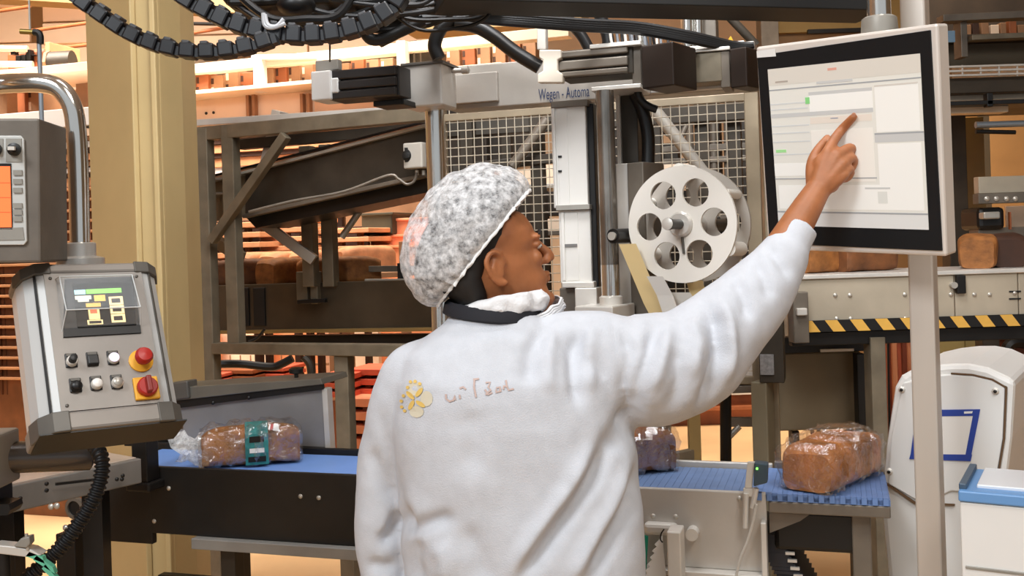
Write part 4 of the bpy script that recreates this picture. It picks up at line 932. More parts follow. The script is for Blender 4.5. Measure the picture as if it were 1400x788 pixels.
for L, R in ((243, 290), (322, 340), (346, 362)): fb('roller_block', BLACK, t, L, 394, R, 446, ly(L) - .03, .05, YAW)
rivets(t, [P(x, y, ly(x)) for x, y in ((517, 410), (532, 410), (506, 430))], -nn, .012)
def bare_loaf(label, px, py, Y, ln, wd, h, yaw, m, grp, z=None):
    p = P(px, py, Y); p.z = z if z is not None else p.z; mb = loaf_mesh(ln, wd, h, 0, px * .1)
    u, n = axes(-yaw); M3 = Matrix((u, n, UP)).transposed(); mb.v = [p + M3 @ v for v in mb.v]
    o = bpy.data.objects.new('bread_loaf', mb.mesh('bread_loaf', p, m, True)); COL.objects.link(o); o.location = p
    return tag(o, label, 'bread', grp)
g = 'unwrapped loaves on the loaf conveyor'
for px, lb, ln, yaw, m in ((268, 'dark loaf beside the cream column on the loaf conveyor', .30, 10, CRUST_D), (338, 'dark loaf right of the twin frame posts on the loaf conveyor', .34, 8, CRUST_D), (390, 'round ended loaf showing its end left of the belt bracket', .3, 60, CRUST), (465, 'long brown loaf right of the belt bracket', .42, 6, CRUST)):
    bare_loaf(lb, px, 390, ly(px) + .2, ln, .15, .14, math.radians(yaw), m, g, zl - .01)
BREADW = mat('pale_baked_loaf', (206, 138, 92), .7, 0, .3, 16, .3, 60)
t = thing('loaf_rack', 'tan shelf of baked loaves beyond the loaf conveyor', 'rack', (P(400, 400, 6.2).x, 6.3, 0))
bar('shelf_board', PEACH_D, t, P(250, 386, 6.3), P(560, 374, 5.9), .3, .03)
for px in (256, 552): post('post', PEACH_D, t, px, 330, 6.2, .05, .05)
for k, (px, lb) in enumerate(((355, 'pale loaf end at the left on the far loaf shelf'), (392, 'pale loaf end in the middle of the far loaf shelf'), (432, 'pale loaf end behind the frame posts on the far loaf shelf'), (500, 'large pale loaf with dark end right on the far loaf shelf'))):
    zz = P(400, 378, 6.1).z
    bare_loaf(lb, px, 375, 6.2, .34, .17, .15 if k < 3 else .17, math.radians(62 if k < 3 else 30), BREADW, 'loaves on the far shelf', zz)

# ================================================================== slatted crate stacks and orange boxes beyond
def slat_crate(label, L, T, R, B, Y, rows, m, dark, yaw, grp, posts=3):
    t = thing('slatted_rack', label, 'rack', (P((L + R) / 2, B, Y).x, Y + .2, 0), grp)
    fb('back_board', dark, t, L, T, R, B, Y + .5, .03, yaw); hh = (B - T) / rows
    for k in range(rows): fb('slat', m, t, L, T + hh * k + hh * .18, R, T + hh * k + hh * .72, Y, .40, yaw, .004)
    for k in range(posts):
        x = L + (R - L) * (k + .5) / posts; fb('divider', m, t, x - 3, T, x + 3, B, Y + .1, .05, yaw)
    for x in (L + 3, R - 9): fb('leg', dark, t, x, B, x + 6, None, Y + .2, .06, yaw)
    return t
SL = mat('warm_wooden_slat', (228, 164, 116), .6, 0, .2, 6); DKB = mat('dark_brown_backing', (64, 38, 24), .7)
slat_crate('slatted rack of trays behind the twin frame posts', 250, 305, 355, 372, 7.0, 5, SL, DKB, YAW, 'slatted tray racks')
slat_crate('slatted rack of trays under the rising conveyor', 356, 298, 425, 372, 7.1, 6, SL, DKB, YAW, 'slatted tray racks')
slat_crate('slatted rack of trays left of the orange boxes', 427, 312, 504, 360, 7.1, 4, SL, DKB, YAW, 'slatted tray racks')
bi = 0
for lb, L, T, R, B, Y, m in (('top orange box of the stack left of the hairnet', 536, 299, 640, 322, 7.4, ORANGE), ('middle orange box of the stack left of the hairnet', 506, 322, 640, 338, 7.4, ORANGE), ('wide peach orange box under the stack left of the hairnet', 470, 338, 640, 384, 7.4, mat('peach_orange_box', (240, 158, 110), .55, 0, .1, 4)),
                          ('dark green grey box left of the top orange box', 494, 292, 536, 322, 7.38, mat('dark_green_box', (58, 58, 44), .6, 0, .2, 6))):
    t = thing('storage_box', lb, 'box', (P((L + R) / 2, B, Y).x, Y + .2, P(L, B, Y).z), 'boxes stacked left of the hairnet'); fb('body', m, t, L, T, R, B, Y, .4, YAW, .01); fb('rim', m, t, L - 1, T, R + 1, T + 3.5, Y - .015, .42, YAW, .004)
t = thing('box_stand', 'peach pallet table carrying the orange boxes', 'table', (P(550, 400, 7).x, 7.1, 0)); fb('top', PEACH, t, 468, 384, 645, 390, 7.35, .5, YAW); 
for px in (474, 638): post('leg', PEACH_D, t, px, 386, 7.6, .07, .07)
# floor level crates and pallets seen through the frame
t = thing('partition_screen', 'bright peach partition panels low behind the left frame', 'partition', (P(400, 520, 9.3).x, 9.3, 0))
for i, (L, R) in enumerate(((225, 300), (300, 372), (372, 440), (440, 520), (520, 640))): fb('panel', PEACH if i % 2 else mat('peach_orange_box', (240, 158, 110), .55), t, L, 440, R - 1, 585, 9.3 - i * .02, .06, YAW, .006)
for i in range(11): fb('grid_bar', PEACH_D, t, 300 + i * 14, 486, 301 + i * 14, 512, 9.1, .01, YAW, 0)
bar('grid_rail', PEACH_D, t, P(255, 500, 9.1), P(450, 498, 9.0), .02, .02)
for i, (L, T, R, B, Y, m, lb) in enumerate(((255, 512, 300, 534, 6.6, REDC, 'low red pallet by the cream column'), (296, 506, 345, 532, 6.7, BROWNC, 'brown slotted pallet right of the column'), (345, 503, 388, 528, 6.8, REDC, 'red slotted pallet in the middle low stack'), (440, 512, 480, 548, 6.4, REDC, 'red pallet left of the frame leg by the worker'), (476, 505, 530, 545, 6.5, REDC, 'red pallet beside the worker\'s left shoulder'), (470, 545, 530, 600, 6.3, ORANGE, 'orange crate at floor level by the worker\'s left arm'), (425, 540, 470, 600, 6.45, mat('light_peach_crate', (238, 196, 160), .55), 'light peach crate on the floor left of the frame leg'))):
    t = thing('pallet' if i < 5 else 'crate', lb, 'pallet' if i < 5 else 'crate', (P((L + R) / 2, B, Y).x, Y + .15, 0), 'pallets behind the frame' if i < 5 else 'crates behind the frame')
    hh = (B - T) / 3
    for k in range(3): fb('board', m, t, L, T + hh * k, R, T + hh * (k + .62), Y, .3, YAW, .004)
    for x in np.linspace(L + 4, R - 4, 3): fb('block', BROWNC, t, x - 4, T, x + 4, B, Y + .03, .2, YAW, .002)
    fb('base', m if i > 4 else BROWNC, t, L, B, R, None, Y + .02, .28, YAW)

# ================================================================== upper left background: gallery conveyors
ORD = ['first', 'second', 'third', 'fourth', 'fifth', 'sixth']
def crate_row(where, L, R, T0, B0, T1, B1, Y, m, n, grp='slotted crates on the far galleries'):
    """slotted crates side by side on a gallery"""
    for k in range(n):
        q0, q1 = k / n, (k + 1) / n - .04 / n * 3; l, r = L + (R - L) * q0, L + (R - L) * q1; T = T0 + (T1 - T0) * q0; B = B0 + (B1 - B0) * q0
        t = thing('slotted_crate', ORD[k] + ' crate from the left ' + where, 'crate', P((l + r) / 2, B, Y), grp)
        dz = random.uniform(-.12, .1) * (B - T); cr = fb('body', [m, BROWNC, PEACH_D][k % 3], t, l, T + dz, r, B, Y + .03, .25, YAW, .004)
        w_ = (r - l) / 3
        for i in range(3):
            for j in range(2):
                y0 = T + dz + (B - T - dz) * (.14 + .44 * j); fb('slot', DKB if (i + j + k) % 3 else PEACH, cr, l + w_ * (i + .2), y0, l + w_ * (i + .8), y0 + (B - T - dz) * .28, Y + .025, .01, YAW, 0)
GALB = mat('cream_gallery_beam', (228, 208, 182), .55, 0, .1, 3)
t = thing('gallery_conveyor', 'long cream gallery conveyor high behind the cable loops', 'conveyor', (P(450, 100, 8).x, 8.2, 0))
gy = lambda px: 8.3 - (px - 240) / 480 * .9
bar('upper_beam', GALB, t, P(235, 99, gy(235)), P(780, 44, gy(780)), .12, .075)
bar('lower_beam', GALB, t, P(235, 137, gy(235)), P(700, 95, gy(700)), .5, .03)
q = [P(x, y, gy(x) + .05) for x, y in ((235, 140), (430, 124), (430, 158), (235, 180))]; MB().prism(q, nn * .05).build('fascia_panel', PEACH, t, bevel=.004)
q = [P(x, y, gy(x) + .06) for x, y in ((430, 124), (640, 104), (640, 150), (430, 158))]; MB().prism(q, nn * .05).build('fascia_panel', mat('light_peach_crate', (238, 196, 160), .55), t, bevel=.004)
bar('bottom_beam', GALB, t, P(235, 184, gy(235)), P(640, 148, gy(640)), .14, .04)
for px, y0, y1 in ((352, 76, 126), (548, 56, 96)): fb('portal_leg', mat('white_grey_bracket', (214, 208, 200), .5), t, px - 6, y0, px + 6, y1, gy(px) - .15, .08, YAW)
bar('portal_head', mat('white_grey_bracket', (214, 208, 200), .5), t, P(346, 79, gy(352) - .12), P(432, 77, gy(432) - .12), .06, .04)
for px in (338, 346, 412, 421): fb('bracket', PEACH_D, t, px - 2, 128, px + 2, 162, gy(px) - .02, .05, YAW)
for px in (245, 455, 660):
    c = P(px, 180, gy(px) + .2); MB().box((c.x, c.y, c.z / 2), (.12, .12, c.z), YAW).build('column', PEACH_D, t)
rivets(t, [P(x, y, gy(x) + .04) for x, y in ((282, 155), (292, 154))], -nn, .012, BLACKM)
crate_row('on the gallery between column and portal leg', 247, 348, 104, 134, 96, 127, 8.25, PEACH_D, 5)
crate_row('on the gallery right of the portal leg', 358, 430, 94, 126, 88, 118, 8.05, PEACH_D, 4)
crate_row('on the gallery behind the dark actuator', 460, 540, 86, 112, 78, 104, 7.95, PEACH_D, 4)
crate_row('on the gallery above the lettered beam', 610, 735, 68, 95, 56, 88, 7.75, PEACH_D, 6)
t = thing('gallery_motor', 'dark drive motor on the gallery by the hairnet hoses', 'motor', P(565, 80, 7.7)); fb('housing', IRON, t, 552, 60, 592, 90, 7.7, .2, YAW, .02); fb('terminal_box', BLACKM, t, 560, 56, 576, 66, 7.65, .1, YAW); 
for k in range(4): fb('fin', STEEL_D, t, 556 + k * 9, 62, 558 + k * 9, 88, 7.66, .04, YAW, 0)
# cooling tower plates between fascia and frame
t = thing('tray_tower', 'dark slotted tray tower behind the twin frame posts', 'rack', (P(300, 230, 6.9).x, 7.0, 0))
for k, (T, B, m) in enumerate(((186, 193, PEACH_D), (194, 201, DKB), (202, 213, SL), (213, 220, DKB), (220, 232, SL), (232, 245, WHITEP), (245, 255, PEACH_D))):
    fb('shelf_board', m, t, 248, T, 470, B, 7.75 + .02 * k, .3, YAW)  # each board here is one tray of the tower
for px in (265, 345, 400, 462): post('post', DKB, t, px, 190, 7.7, .05, .05)
t = thing('far_motor_unit', 'brown roller unit with drum at the upper left edge', 'machine', (P(40, 90, 7).x, 7.1, 0))
rod('drum', IRON, t, P(66, 88, 7.0), P(100, 86, 7.0), .085); MB().lathe([(.095, 0), (.095, .02)], P(66, 88, 7.0), Vector((1, 0, 0)), 8).build('drum_flange', PEACH_D, t)
rod('shaft', PEACH, t, P(-30, 66, 7.0), P(38, 67, 7.0), .022); rod('shaft', PEACH, t, P(-30, 88, 7.0), P(45, 88, 7.0), .022)
fb('gear_case', BROWNC, t, 8, 70, 62, 100, 7.1, .3, YAW, .03); fb('end_shield', SL, t, 62, 58, 68, 100, 7.0, .3, YAW)
for k in range(6): fb('chain_part', BLACKM, t, 14 + k * 7, 68 + (k % 3) * 8, 20 + k * 7, 75 + (k % 2) * 9, 7.0, .04, YAW, .004)
fb('deck', PEACH, t, -40, 100, 128, 112, 6.95, .5, YAW); post('leg', PEACH_D, t, 8, 108, 7.2, .1, .1); post('leg', PEACH_D, t, 118, 108, 7.2, .1, .1)
crate_row('under the bent chrome tube', -10, 60, 118, 158, 116, 156, 7.4, ORANGE, 3)
crate_row('between chrome tube and cream column', 104, 128, 117, 148, 117, 147, 7.3, BROWNC, 2)
t = thing('tray_shelving', 'tan shelving of flat trays between terminal and column', 'shelving', (P(90, 300, 6.6).x, 6.7, 0))
for k, (T, B, m) in enumerate(((158, 182, WHITEP), (186, 196, PEACH), (197, 202, PEACH_D), (203, 211, WHITEP), (211, 217, DKB), (219, 228, SL), (230, 236, PEACH_D), (238, 244, WHITEP), (245, 250, DKB), (251, 262, SL))):
    fb('shelf_board', m, t, -20, T, 128, B, 6.6 + .015 * k, .3, YAW)  # these boards are the trays lying in the shelving
for px in (58, 126): post('post', BROWNC, t, px, 170, 6.7, .05, .05)
t = thing('grid_screen', 'tall brown grid screen behind the button panel', 'screen', (P(90, 450, 6.3).x, 6.5, 0))
fb('backing', mat('brown_basket_side', (120, 72, 40), .6, 0, .25, 12), t, -20, 262, 132, None, 6.62, .05, YAW)
for k in range(19): fb('cross_bar', mat('tan_basket_rim', (196, 140, 96), .55, 0, .2, 9), t, -20, 264 + k * 14, 132, 267.5 + k * 14, 6.56, .06, YAW, .003)
for k in range(20): fb('upright_bar', mat('brown_basket_rib', (92, 52, 28), .6), t, -10 + k * 7.2, 262, -8.5 + k * 7.2, 540, 6.58, .02, YAW, 0)
# far wall cladding
t = thing('wall_cladding', 'peach wall panels with ceiling ducts at the upper left', 'cladding', (P(100, 60, 11).x, 12.5, 0))
for i, (L, T, R, B) in enumerate(((-120, -60, 40, 14), (-120, 16, 40, 62), (42, -60, 122, 6), (58, 8, 122, 30), (58, 32, 122, 60), (-120, 64, 122, 130), (246, -60, 420, 20), (246, 22, 420, 48), (246, 50, 420, 78), (422, -60, 640, 16), (422, 18, 640, 46), (422, 48, 640, 80))):
    fb('panel', PEACH if i % 3 else mat('light_peach_crate', (238, 196, 160), .55), t, L, T, R, B, 12.6 + .05 * (i % 2), .06, 0, .01)
fb('support', PEACH_D, t, -120, 130, 700, None, 12.8, .1, 0)
t = thing('roof_beam', 'olive cream roof beam above the gallery', 'beam', P(560, 30, 10))
bar('beam', mat('olive_cream_beam', (164, 138, 94), .6, 0, .1, 3), t, P(-80, -12, 10.2), P(330, 12, 9.8), .3, .14)
bar('beam', mat('olive_cream_beam', (164, 138, 94), .6, 0, .1, 3), t, P(560, 30, 9.8), P(800, 18, 9.4), .4, .26)
for x, y, Y in ((100, -12, 10), (700, 0, 9.6)): 
    c = P(x, y, Y); MB().box((c.x, c.y, (6.4 + c.z) / 2), (.1, .1, 6.4 - c.z), 0).build('hanger', PEACH_D, t)
for k, (x0, y0, x1, y1) in enumerate(((0, 15, 40, 9), (44, 42, 122, 31), (246, 32, 300, 33), (246, 48, 330, 34), (60, 68, 122, 61))):
    rod('pipe', BROWNC if k != 2 else BLACKM, t, P(x0, y0, 9.0), P(x1, y1, 8.8), .016)

# ================================================================== right background
GRAYC = mat('warm_stainless_conveyor', (182, 170, 150), .34, .25, .22, 4, .05, 100)
t = thing('flour_conveyor', 'riveted stainless conveyor with black and yellow hazard strip right of the worker', 'conveyor', (P(1250, 420, 3.7).x, 3.85, 0))
Yh = 3.75
fb('side_plate', GRAYC, t, 1085, 383, 1305, 441, Yh, .03, 0); fb('side_plate', GRAYC, t, 1306, 376, 1392, 438, Yh, .03, 0); fb('side_plate', GRAYC, t, 1393, 374, 1520, 436, Yh, .03, 0)
fb('top_edge', STEEL_L, t, 1085, 377, 1520, 383, Yh - .01, .4, 0)
hz = P(1085, 447, Yh).z; x0 = P(1085, 447, Yh).x; x1 = P(1520, 440, Yh).x; hh = .042
MB().obox((x0, Yh - .012, hz - hh / 2), (x1 - x0, 0, 0), (0, .05, 0), (0, 0, hh)).build('hazard_strip', BLACK, t)
st = .0445
meS = MB().prism([(0, 0, hh / 2), (st, 0, hh / 2), (st + .03, 0, -hh / 2), (.03, 0, -hh / 2)], (0, -.0012, 0)).mesh('hazard_stripe', (0, 0, 0), HAZY)
many('hazard_stripe', meS, t, [Vector((x, Yh - .0125, hz)) for x in np.arange(x0 + .02, x1 - .08, st * 2.05)])
bar('belly_rail', BLACKM, t, (x0, Yh + .05, hz - .05), (x1, Yh + .05, hz - .05), .05, .05)
rivets(t, [P(x, y, Yh) for x, y in ((1142, 404), (1162, 404), (1237, 403), (1144, 436), (1163, 436), (1238, 436), (1300, 403), (1302, 435), (1332, 403), (1333, 436), (1353, 403), (1354, 436), (1387, 401), (1398, 433))], (0, -1, 0), .008)
for y in (398, 408, 433): fb('slot', BLACK, t, 1380, y, 1396, y + 2, Yh - .003, .01, 0, 0)
fb('latch', BLACKM, t, 1309, 377, 1321, 402, Yh - .02, .03, 0); MB().lathe([(.012, 0), (.012, .02)], P(1302, 390, Yh), Vector((0, -1, 0)), 12).build('latch_knob', STEEL, t, True)
for px in (1195, 1420):
    c = P(px, 460, Yh + .05); MB().box((c.x, c.y, c.z / 2), (.055, .08, c.z), 0).build('leg', IRON_L, t, bevel=.003)
fb('end_bracket', STEEL_D, t, 1085, 400, 1106, 470, Yh - .05, .08, 0); fb('end_bolt', STEEL_L, t, 1090, 422, 1104, 432, Yh - .07, .04, 0)
fb('belt', BLACKM, t, 1085, 377, 1520, 379, Yh + .02, .36, 0)
zl2 = P(1200, 377, Yh + .2).z
zz = P(1085, 377, Yh - .01).z
for px, lb, yaw, m, ln in ((1125, 'golden loaf under the touch screen behind the sleeve', 30, CRUST, .25), (1180, 'dark loaf under the touch screen left of the square post', 20, CRUST_D, .24), (1340, 'big golden loaf right of the square post', 62, CRUST, .30), (1372, 'dark round loaf end at the right edge', 75, mat('very_dark_crust', (62, 34, 18), .7, 0, .3, 18), .24)):
    bare_loaf(lb, px, 377, Yh + .22, ln, .14, .13, math.radians(yaw), m, 'loaves on the riveted conveyor', zz)
t = thing('oven_conveyor', 'upper steel conveyor with bolts at the right edge', 'conveyor', (P(1370, 260, 4.6).x, 4.7, 0))
fb('side_plate', GRAYC, t, 1338, 242, 1500, 265, 4.6, .05, 0); fb('lower_plate', STEEL_D, t, 1338, 265, 1500, 279, 4.58, .06, 0); rivets(t, [P(x, 272, 4.58) for x in (1349, 1362, 1376, 1388)], (0, -1, 0), .012)
fb('drive_unit', BLACKM, t, 1338, 284, 1375, 315, 4.62, .2, 0, .02); fb('drive_cap', STEEL, t, 1345, 290, 1368, 300, 4.58, .06, 0, .01)
fb('rail', STEEL_D, t, 1338, 312, 1500, 330, 4.65, .1, 0); wire('hook', STEEL_L, t, [P(x, y, 4.5) for x, y in ((1376, 324), (1392, 326), (1396, 340), (1390, 350), (1384, 342))], .008)
fb('screen_panel', PEACH, t, 1376, 282, 1500, 312, 4.8, .02, 0); fb('panel_post', BROWNC, t, 1381, 290, 1383, 314, 4.6, .02, 0)
for px in (1345, 1480): post('leg', IRON, t, px, 320, 4.75, .08, .08, yaw=0)
# cabinet below the hazard strip
t = thing('junction_cabinet', 'olive grey steel cabinet hanging below the hazard strip', 'cabinet', (P(1120, 540, 4.1).x, 4.2, 0))
fb('body', mat('olive_grey_cabinet', (128, 116, 94), .5, .2, .15, 5), t, 1062, 484, 1178, 590, 4.1, .35, 0, .006)
fb('top_rail', BLACKM, t, 1066, 462, 1190, 484, 4.05, .06, 0); fb('label_strip', WHITEP, t, 1122, 478, 1168, 482, 4.04, .02, 0)
for px in (1088, 1168): fb('leg', BLACKM, t, px - 5, 590, px + 5, None, 4.15, .06, 0)
fb('side_pipe', BLACK, t, 1173, 484, 1184, 600, 4.02, .05, 0)
for k in range(7): x = 1110 + k * 9; wire('cable', BLACK, t, [P(x, 588, 4.15), P(x + random.uniform(-8, 8), 606, 4.15), P(x + 14, 592, 4.2)], .008)
t = thing('sensor_column', 'grey square column with printed plate under the raised sleeve', 'column', (P(1045, 560, 3.6).x, 3.65, 0))
c = P(1043, 560, 3.62); MB().box((c.x, c.y, c.z / 2 + .05), (.058, .07, c.z + .1), math.radians(35)).build('tube', mat('green_grey_tube', (132, 124, 104), .45, .3, .15, 6), t, bevel=.004)
fb('box', IRON, t, 1037, 420, 1071, 524, 3.58, .12, YAW, .004); pt = fb('printed_plate', mat('grey_printed_plate', (130, 128, 128), .5, 0, .35, 90), t, 1039, 485, 1058, 513, 3.572, .01, YAW, .001)
for k in range(4): fb('print_line', BLACKM, pt, 1041, 489 + k * 6, 1054 - k % 2 * 4, 491 + k * 6, 3.5715, .004, YAW, 0)
t = thing('white_housing', 'white machine housing peeking out under the raised arm', 'machine', (P(1015, 500, 3.9).x, 4.0, 0))
fb('housing', WHITEP, t, 960, 455, 1040, 526, 3.9, .3, 0, .01); rivets(t, [P(1025, 517, 3.9)], (0, -1, 0), .008, STEEL_D, 'screw')
fb('ledge', STEEL_D, t, 950, 530, 1040, 540, 3.9, .3, 0); 
rod('leg', BLACKM, t, P(992, 536, 3.95), Vector((P(984, 600, 3.95).x, 3.95, 0)), .022); rod('leg', BLACKM, t, P(1040, 540, 4.1), Vector((P(1030, 600, 4.1).x, 4.1, 0)), .02)
bar('stretcher', STEEL_D, t, P(990, 577, 3.95), P(1040, 577, 3.98), .03, .035); rod('brace', STEEL, t, P(990, 605, 3.95), P(1011, 583, 3.95), .012)
t = thing('side_stand', 'olive post with bar standing on the floor behind the blue belt', 'stand', (P(950, 640, 5.0).x, 5, 0))
c = P(948, 560, 5.0); MB().box((c.x, c.y, c.z / 2 + .1), (.055, .055, c.z + .2), 0).build('post', mat('olive_post', (150, 124, 76), .5, 0, .15, 6), t); bar('arm', IRON_L, t, P(905, 630, 4.9), P(950, 620, 5.0), .04, .05)
MB().box((c.x, c.y, .01), (.16, .16, .02), 0).build('foot', IRON_L, t)
t = thing('low_platform', 'low rust brown machine base on the far floor under the arm', 'platform', (P(980, 560, 8.9).x, 9.1, 0))
fb('body', mat('rust_brown_base', (126, 64, 30), .5, 0, .3, 5), t, 860, 545, 1100, None, 8.9, .6, 0); fb('edge', STEEL_L, t, 860, 540, 1060, 545, 8.85, .05, 0); fb('front_bar', BROWNC, t, 880, 560, 1060, 565, 8.8, .06, 0)
t = thing('red_curtain', 'rust red strip curtain behind the white cabinet', 'curtain', (P(1225, 500, 5.6).x, 5.6, 0))
for k in range(9): fb('strip', mat(['rust_red_strip', 'dark_rust_strip', 'pale_rust_strip'][k % 3], [(176, 84, 54), (120, 54, 32), (214, 136, 92)][k % 3], .5), t, 1205 + k * 7, 452, 1211 + k * 7, None, 5.5 + .03 * (k % 2), .02, 0, 0)
fb('rail', IRON, t, 1200, 444, 1272, 454, 5.45, .08, 0)
for px in (1206, 1214): rod('guide_wire', BLACKM, t, P(px, 452, 5.4), Vector((P(px, 600, 5.4).x, 5.4, 0)), .006)
t = thing('wall_cabinet', 'olive yellow double panel cabinet behind the white cabinet', 'cabinet', (P(1320, 480, 5).x, 5.1, 0))
for L, R in ((1275, 1320), (1321, 1345)): fb('panel', mat('olive_yellow_panel', (160, 138, 84), .5, 0, .1, 4), t, L, 440, R, 560, 5.0, .1, 0)
fb('base', IRON, t, 1275, 560, 1345, None, 5.05, .2, 0)
t = thing('dark_oven_side', 'dark rust brown oven housing at the right edge below the hazard strip', 'oven', (P(1400, 500, 5.2).x, 5.4, 0))
fb('housing', mat('dark_rust_oven', (110, 50, 26), .5, 0, .4, 5), t, 1347, 445, 1560, None, 5.2, .4, 0); fb('duct', mat('copper_duct', (190, 100, 60), .35, .5), t, 1350, 456, 1500, 462, 5.15, .05, 0); wire('pipe_bend', BLACK, t, [P(x, y, 5.1) for x, y in ((1372, 500), (1378, 474), (1392, 468), (1410, 472))], .03)
# upper platform with railing
t = thing('upper_platform', 'dark steel walkway with pale railing at the upper right', 'platform', (P(1350, 100, 6).x, 6.2, 0))
DK = mat('dark_walkway_steel', (70, 60, 48), .5, .3, .3, 6)
fb('deck_edge', DK, t, 1270, 108, 1560, 129, 5.6, 1.2, 0); fb('back_panel', mat('brown_grey_panel', (104, 92, 74), .5, .2, .2, 5), t, 1270, 52, 1560, 92, 6.6, .05, 0); fb('upper_panel', mat('dark_brown_upper_panel', (70, 56, 42), .6, 0, .4, 4), t, 1270, -60, 1560, 52, 6.9, .05, 0)
for y in (90, 96, 102): bar('rail', STEEL_L, t, P(1285, y + 2, 5.55), P(1560, y - 6, 5.55), .012, .012)
for x in range(1290, 1500, 25): fb('baluster', STEEL_L, t, x, 89, x + 2, 104, 5.55, .01, 0, 0)
fb('column', STEEL_D, t, 1314, 28, 1323, 78, 5.9, .1, 0); bar('top_beam', STEEL_D, t, P(1285, 27, 5.9), P(1560, 14, 5.9), .1, .04); bar('mid_beam', IRON_L, t, P(1325, 53, 5.9), P(1560, 42, 5.9), .08, .03)
fb('blue_sign', mat('steel_blue_sign', (110, 140, 165), .5), t, 1296, 42, 1306, 58, 5.5, .01, 0)
fb('light_rail', GALB, t, 1285, 131, 1560, 139, 5.7, .3, 0); fb('cable_tray', BLACK, t, 1285, 139, 1560, 145, 5.5, .2, 0); fb('light_rail', GALB, t, 1285, 146, 1379, 156, 5.6, .1, 0); fb('clamp', BLACK, t, 1350, 127, 1358, 146, 5.5, .05, 0)
rod('pipe', mat('blue_grey_rod', (150, 158, 166), .35, .5), t, P(1334, 171, 5.6), P(1500, 166, 5.6), .018); rod('pipe', BLACKM, t, P(1334, 180, 5.6), P(1388, 181, 5.6), .012)
for px in (1300, 1530): post('support', DK, t, px, 130, 6.3, .12, .12, yaw=0)
k = 0
for L, R, m in ((1318, 1328, PEACH_D), (1330, 1339, DKB), (1342, 1352, PEACH_D), (1355, 1366, PEACH), (1368, 1376, PEACH_D), (1380, 1390, BROWNC), (1392, 1404, PEACH_D)):
    o = fb('bread_crate', m, None, L, 34 - (k % 3) * 3, R, 48, 6.4, .2, 0); k += 1
    tag(o, ['first', 'second', 'third', 'fourth', 'fifth', 'sixth', 'seventh'][k - 1] + ' small crate from the left on the upper right walkway', 'crate', 'crates on the upper walkway')
t = thing('crate_shelf', 'dark shelf for the small crates on the upper right walkway', 'shelf', P(1360, 50, 6.4)); fb('board', DK, t, 1285, 48, 1560, 52, 6.35, .4, 0)
t = thing('oven_cladding', 'orange brown wall panels right of the touch screen', 'wall panel', (P(1370, 200, 8.8).x, 8.9, 0))
for L, R, m in ((1300, 1336, mat('ochre_wall_panel', (170, 118, 60), .6, 0, .15, 3)), (1336, 1352, mat('dark_panel_joint', (88, 74, 54), .6)), (1352, 1460, mat('tan_wall_panel', (186, 138, 84), .6, 0, .15, 3))): fb('panel', m, t, L, 145, R, None, 8.8, .08, 0)
t = thing('olive_cladding', 'olive wall panel above the touch screen', 'wall panel', (P(1110, 40, 10.5).x, 10.6, 0)); fb('panel', mat('olive_brown_panel', (150, 124, 74), .7, 0, .12, 3), t, 1040, -40, 1300, 46, 10.5, .1, 0); fb('lower_panel', mat('brown_lower_panel', (120, 88, 52), .6, 0, .15, 3), t, 1040, 46, 1300, None, 10.55, .1, 0); fb('post', STEEL_D, t, 1038, -40, 1062, None, 10.2, .2, 0); fb('latch_arm', BLACKM, t, 1105, 40, 1180, 46, 10.3, .05, 0)
# ================================================================== overhead beam, cable chains and cables
t = thing('overhead_beam', 'black overhead beam across the top of the picture', 'beam', P(900, 0, 2.75))
a = P(600, -16, 2.52); b = P(1192, -5, 2.80); a.z = b.z = P(900, -5, 2.66).z
bar('beam', mat('matt_black_beam', (14, 13, 12), .6), t, a, b, .16, .085)
for q in (.1, .9):
    c = a + (b - a) * q; MB().box((c.x, c.y, (6.4 + c.z) / 2), (.05, .05, 6.4 - c.z), 0).build('hanger', BLACKM, t)
bar('cable_tray', mat('grey_brown_tray', (86, 76, 60), .55, .2), t, P(540, 8, 2.95), P(690, 4, 2.9), .16, .02)
for px in (560, 680):
    c = P(px, 6, 2.93); MB().box((c.x, c.y, (6.4 + c.z) / 2), (.02, .02, 6.4 - c.z), 0).build('hanger', BLACKM, t)
def chain(label, px, Y, step=.040, w_=.052, h=.040):
    pts = [P(x, y, Y) for x, y in px]; tmp = MB().tube(pts, .0001, 3, smooth=14)
    cen = [(tmp.v[i] + tmp.v[i + 1] + tmp.v[i + 2]) / 3 for i in range(0, len(tmp.v), 3)]; d = [0]
    for i in range(1, len(cen)): d.append(d[-1] + (cen[i] - cen[i - 1]).length)
    arr = np.array([tuple(c) for c in cen]); n = int(d[-1] / step); f = lambda s: Vector([np.interp(s, d, arr[:, k]) for k in range(3)])
    t = thing('cable_chain', label, 'cable chain', f(d[-1] / 2), 'cable chains hanging from the overhead beam')
    CH = mat('black_chain_plastic', (18, 19, 24), .38, 0, .2, 30); PAD = mat('grey_chain_pad', (66, 66, 68), .4)
    for i in range(n):
        p0 = f(i * step); p1 = f(i * step + step * .82); dr = (p1 - p0).normalized(); sd = Vector((0, 1, 0)); up = dr.cross(sd).normalized()
        if up.z < 0: up = -up
        ob = MB().beam(p0, p1, w_, h, up).build('chain_link', CH, t, bevel=.005)
        MB().beam(p0 + up * h * .5 + dr * .004, p1 + up * h * .5 - dr * .014, w_ * .8, .012, up).build('pad', PAD, ob, bevel=.003)
        MB().beam(p1 - up * h * .1, p1 - up * h * .1 + dr * .012, w_ * .7, h * .6, up).build('hinge', CH, ob)
    bar('carrier', BLACKM, t, f(0), f(0) + UP * .12, .03, .03)
    c = f(0); MB().box((c.x, c.y, (6.4 + c.z) / 2), (.03, .03, 6.4 - c.z), 0).build('hanger', BLACKM, t)
    return t
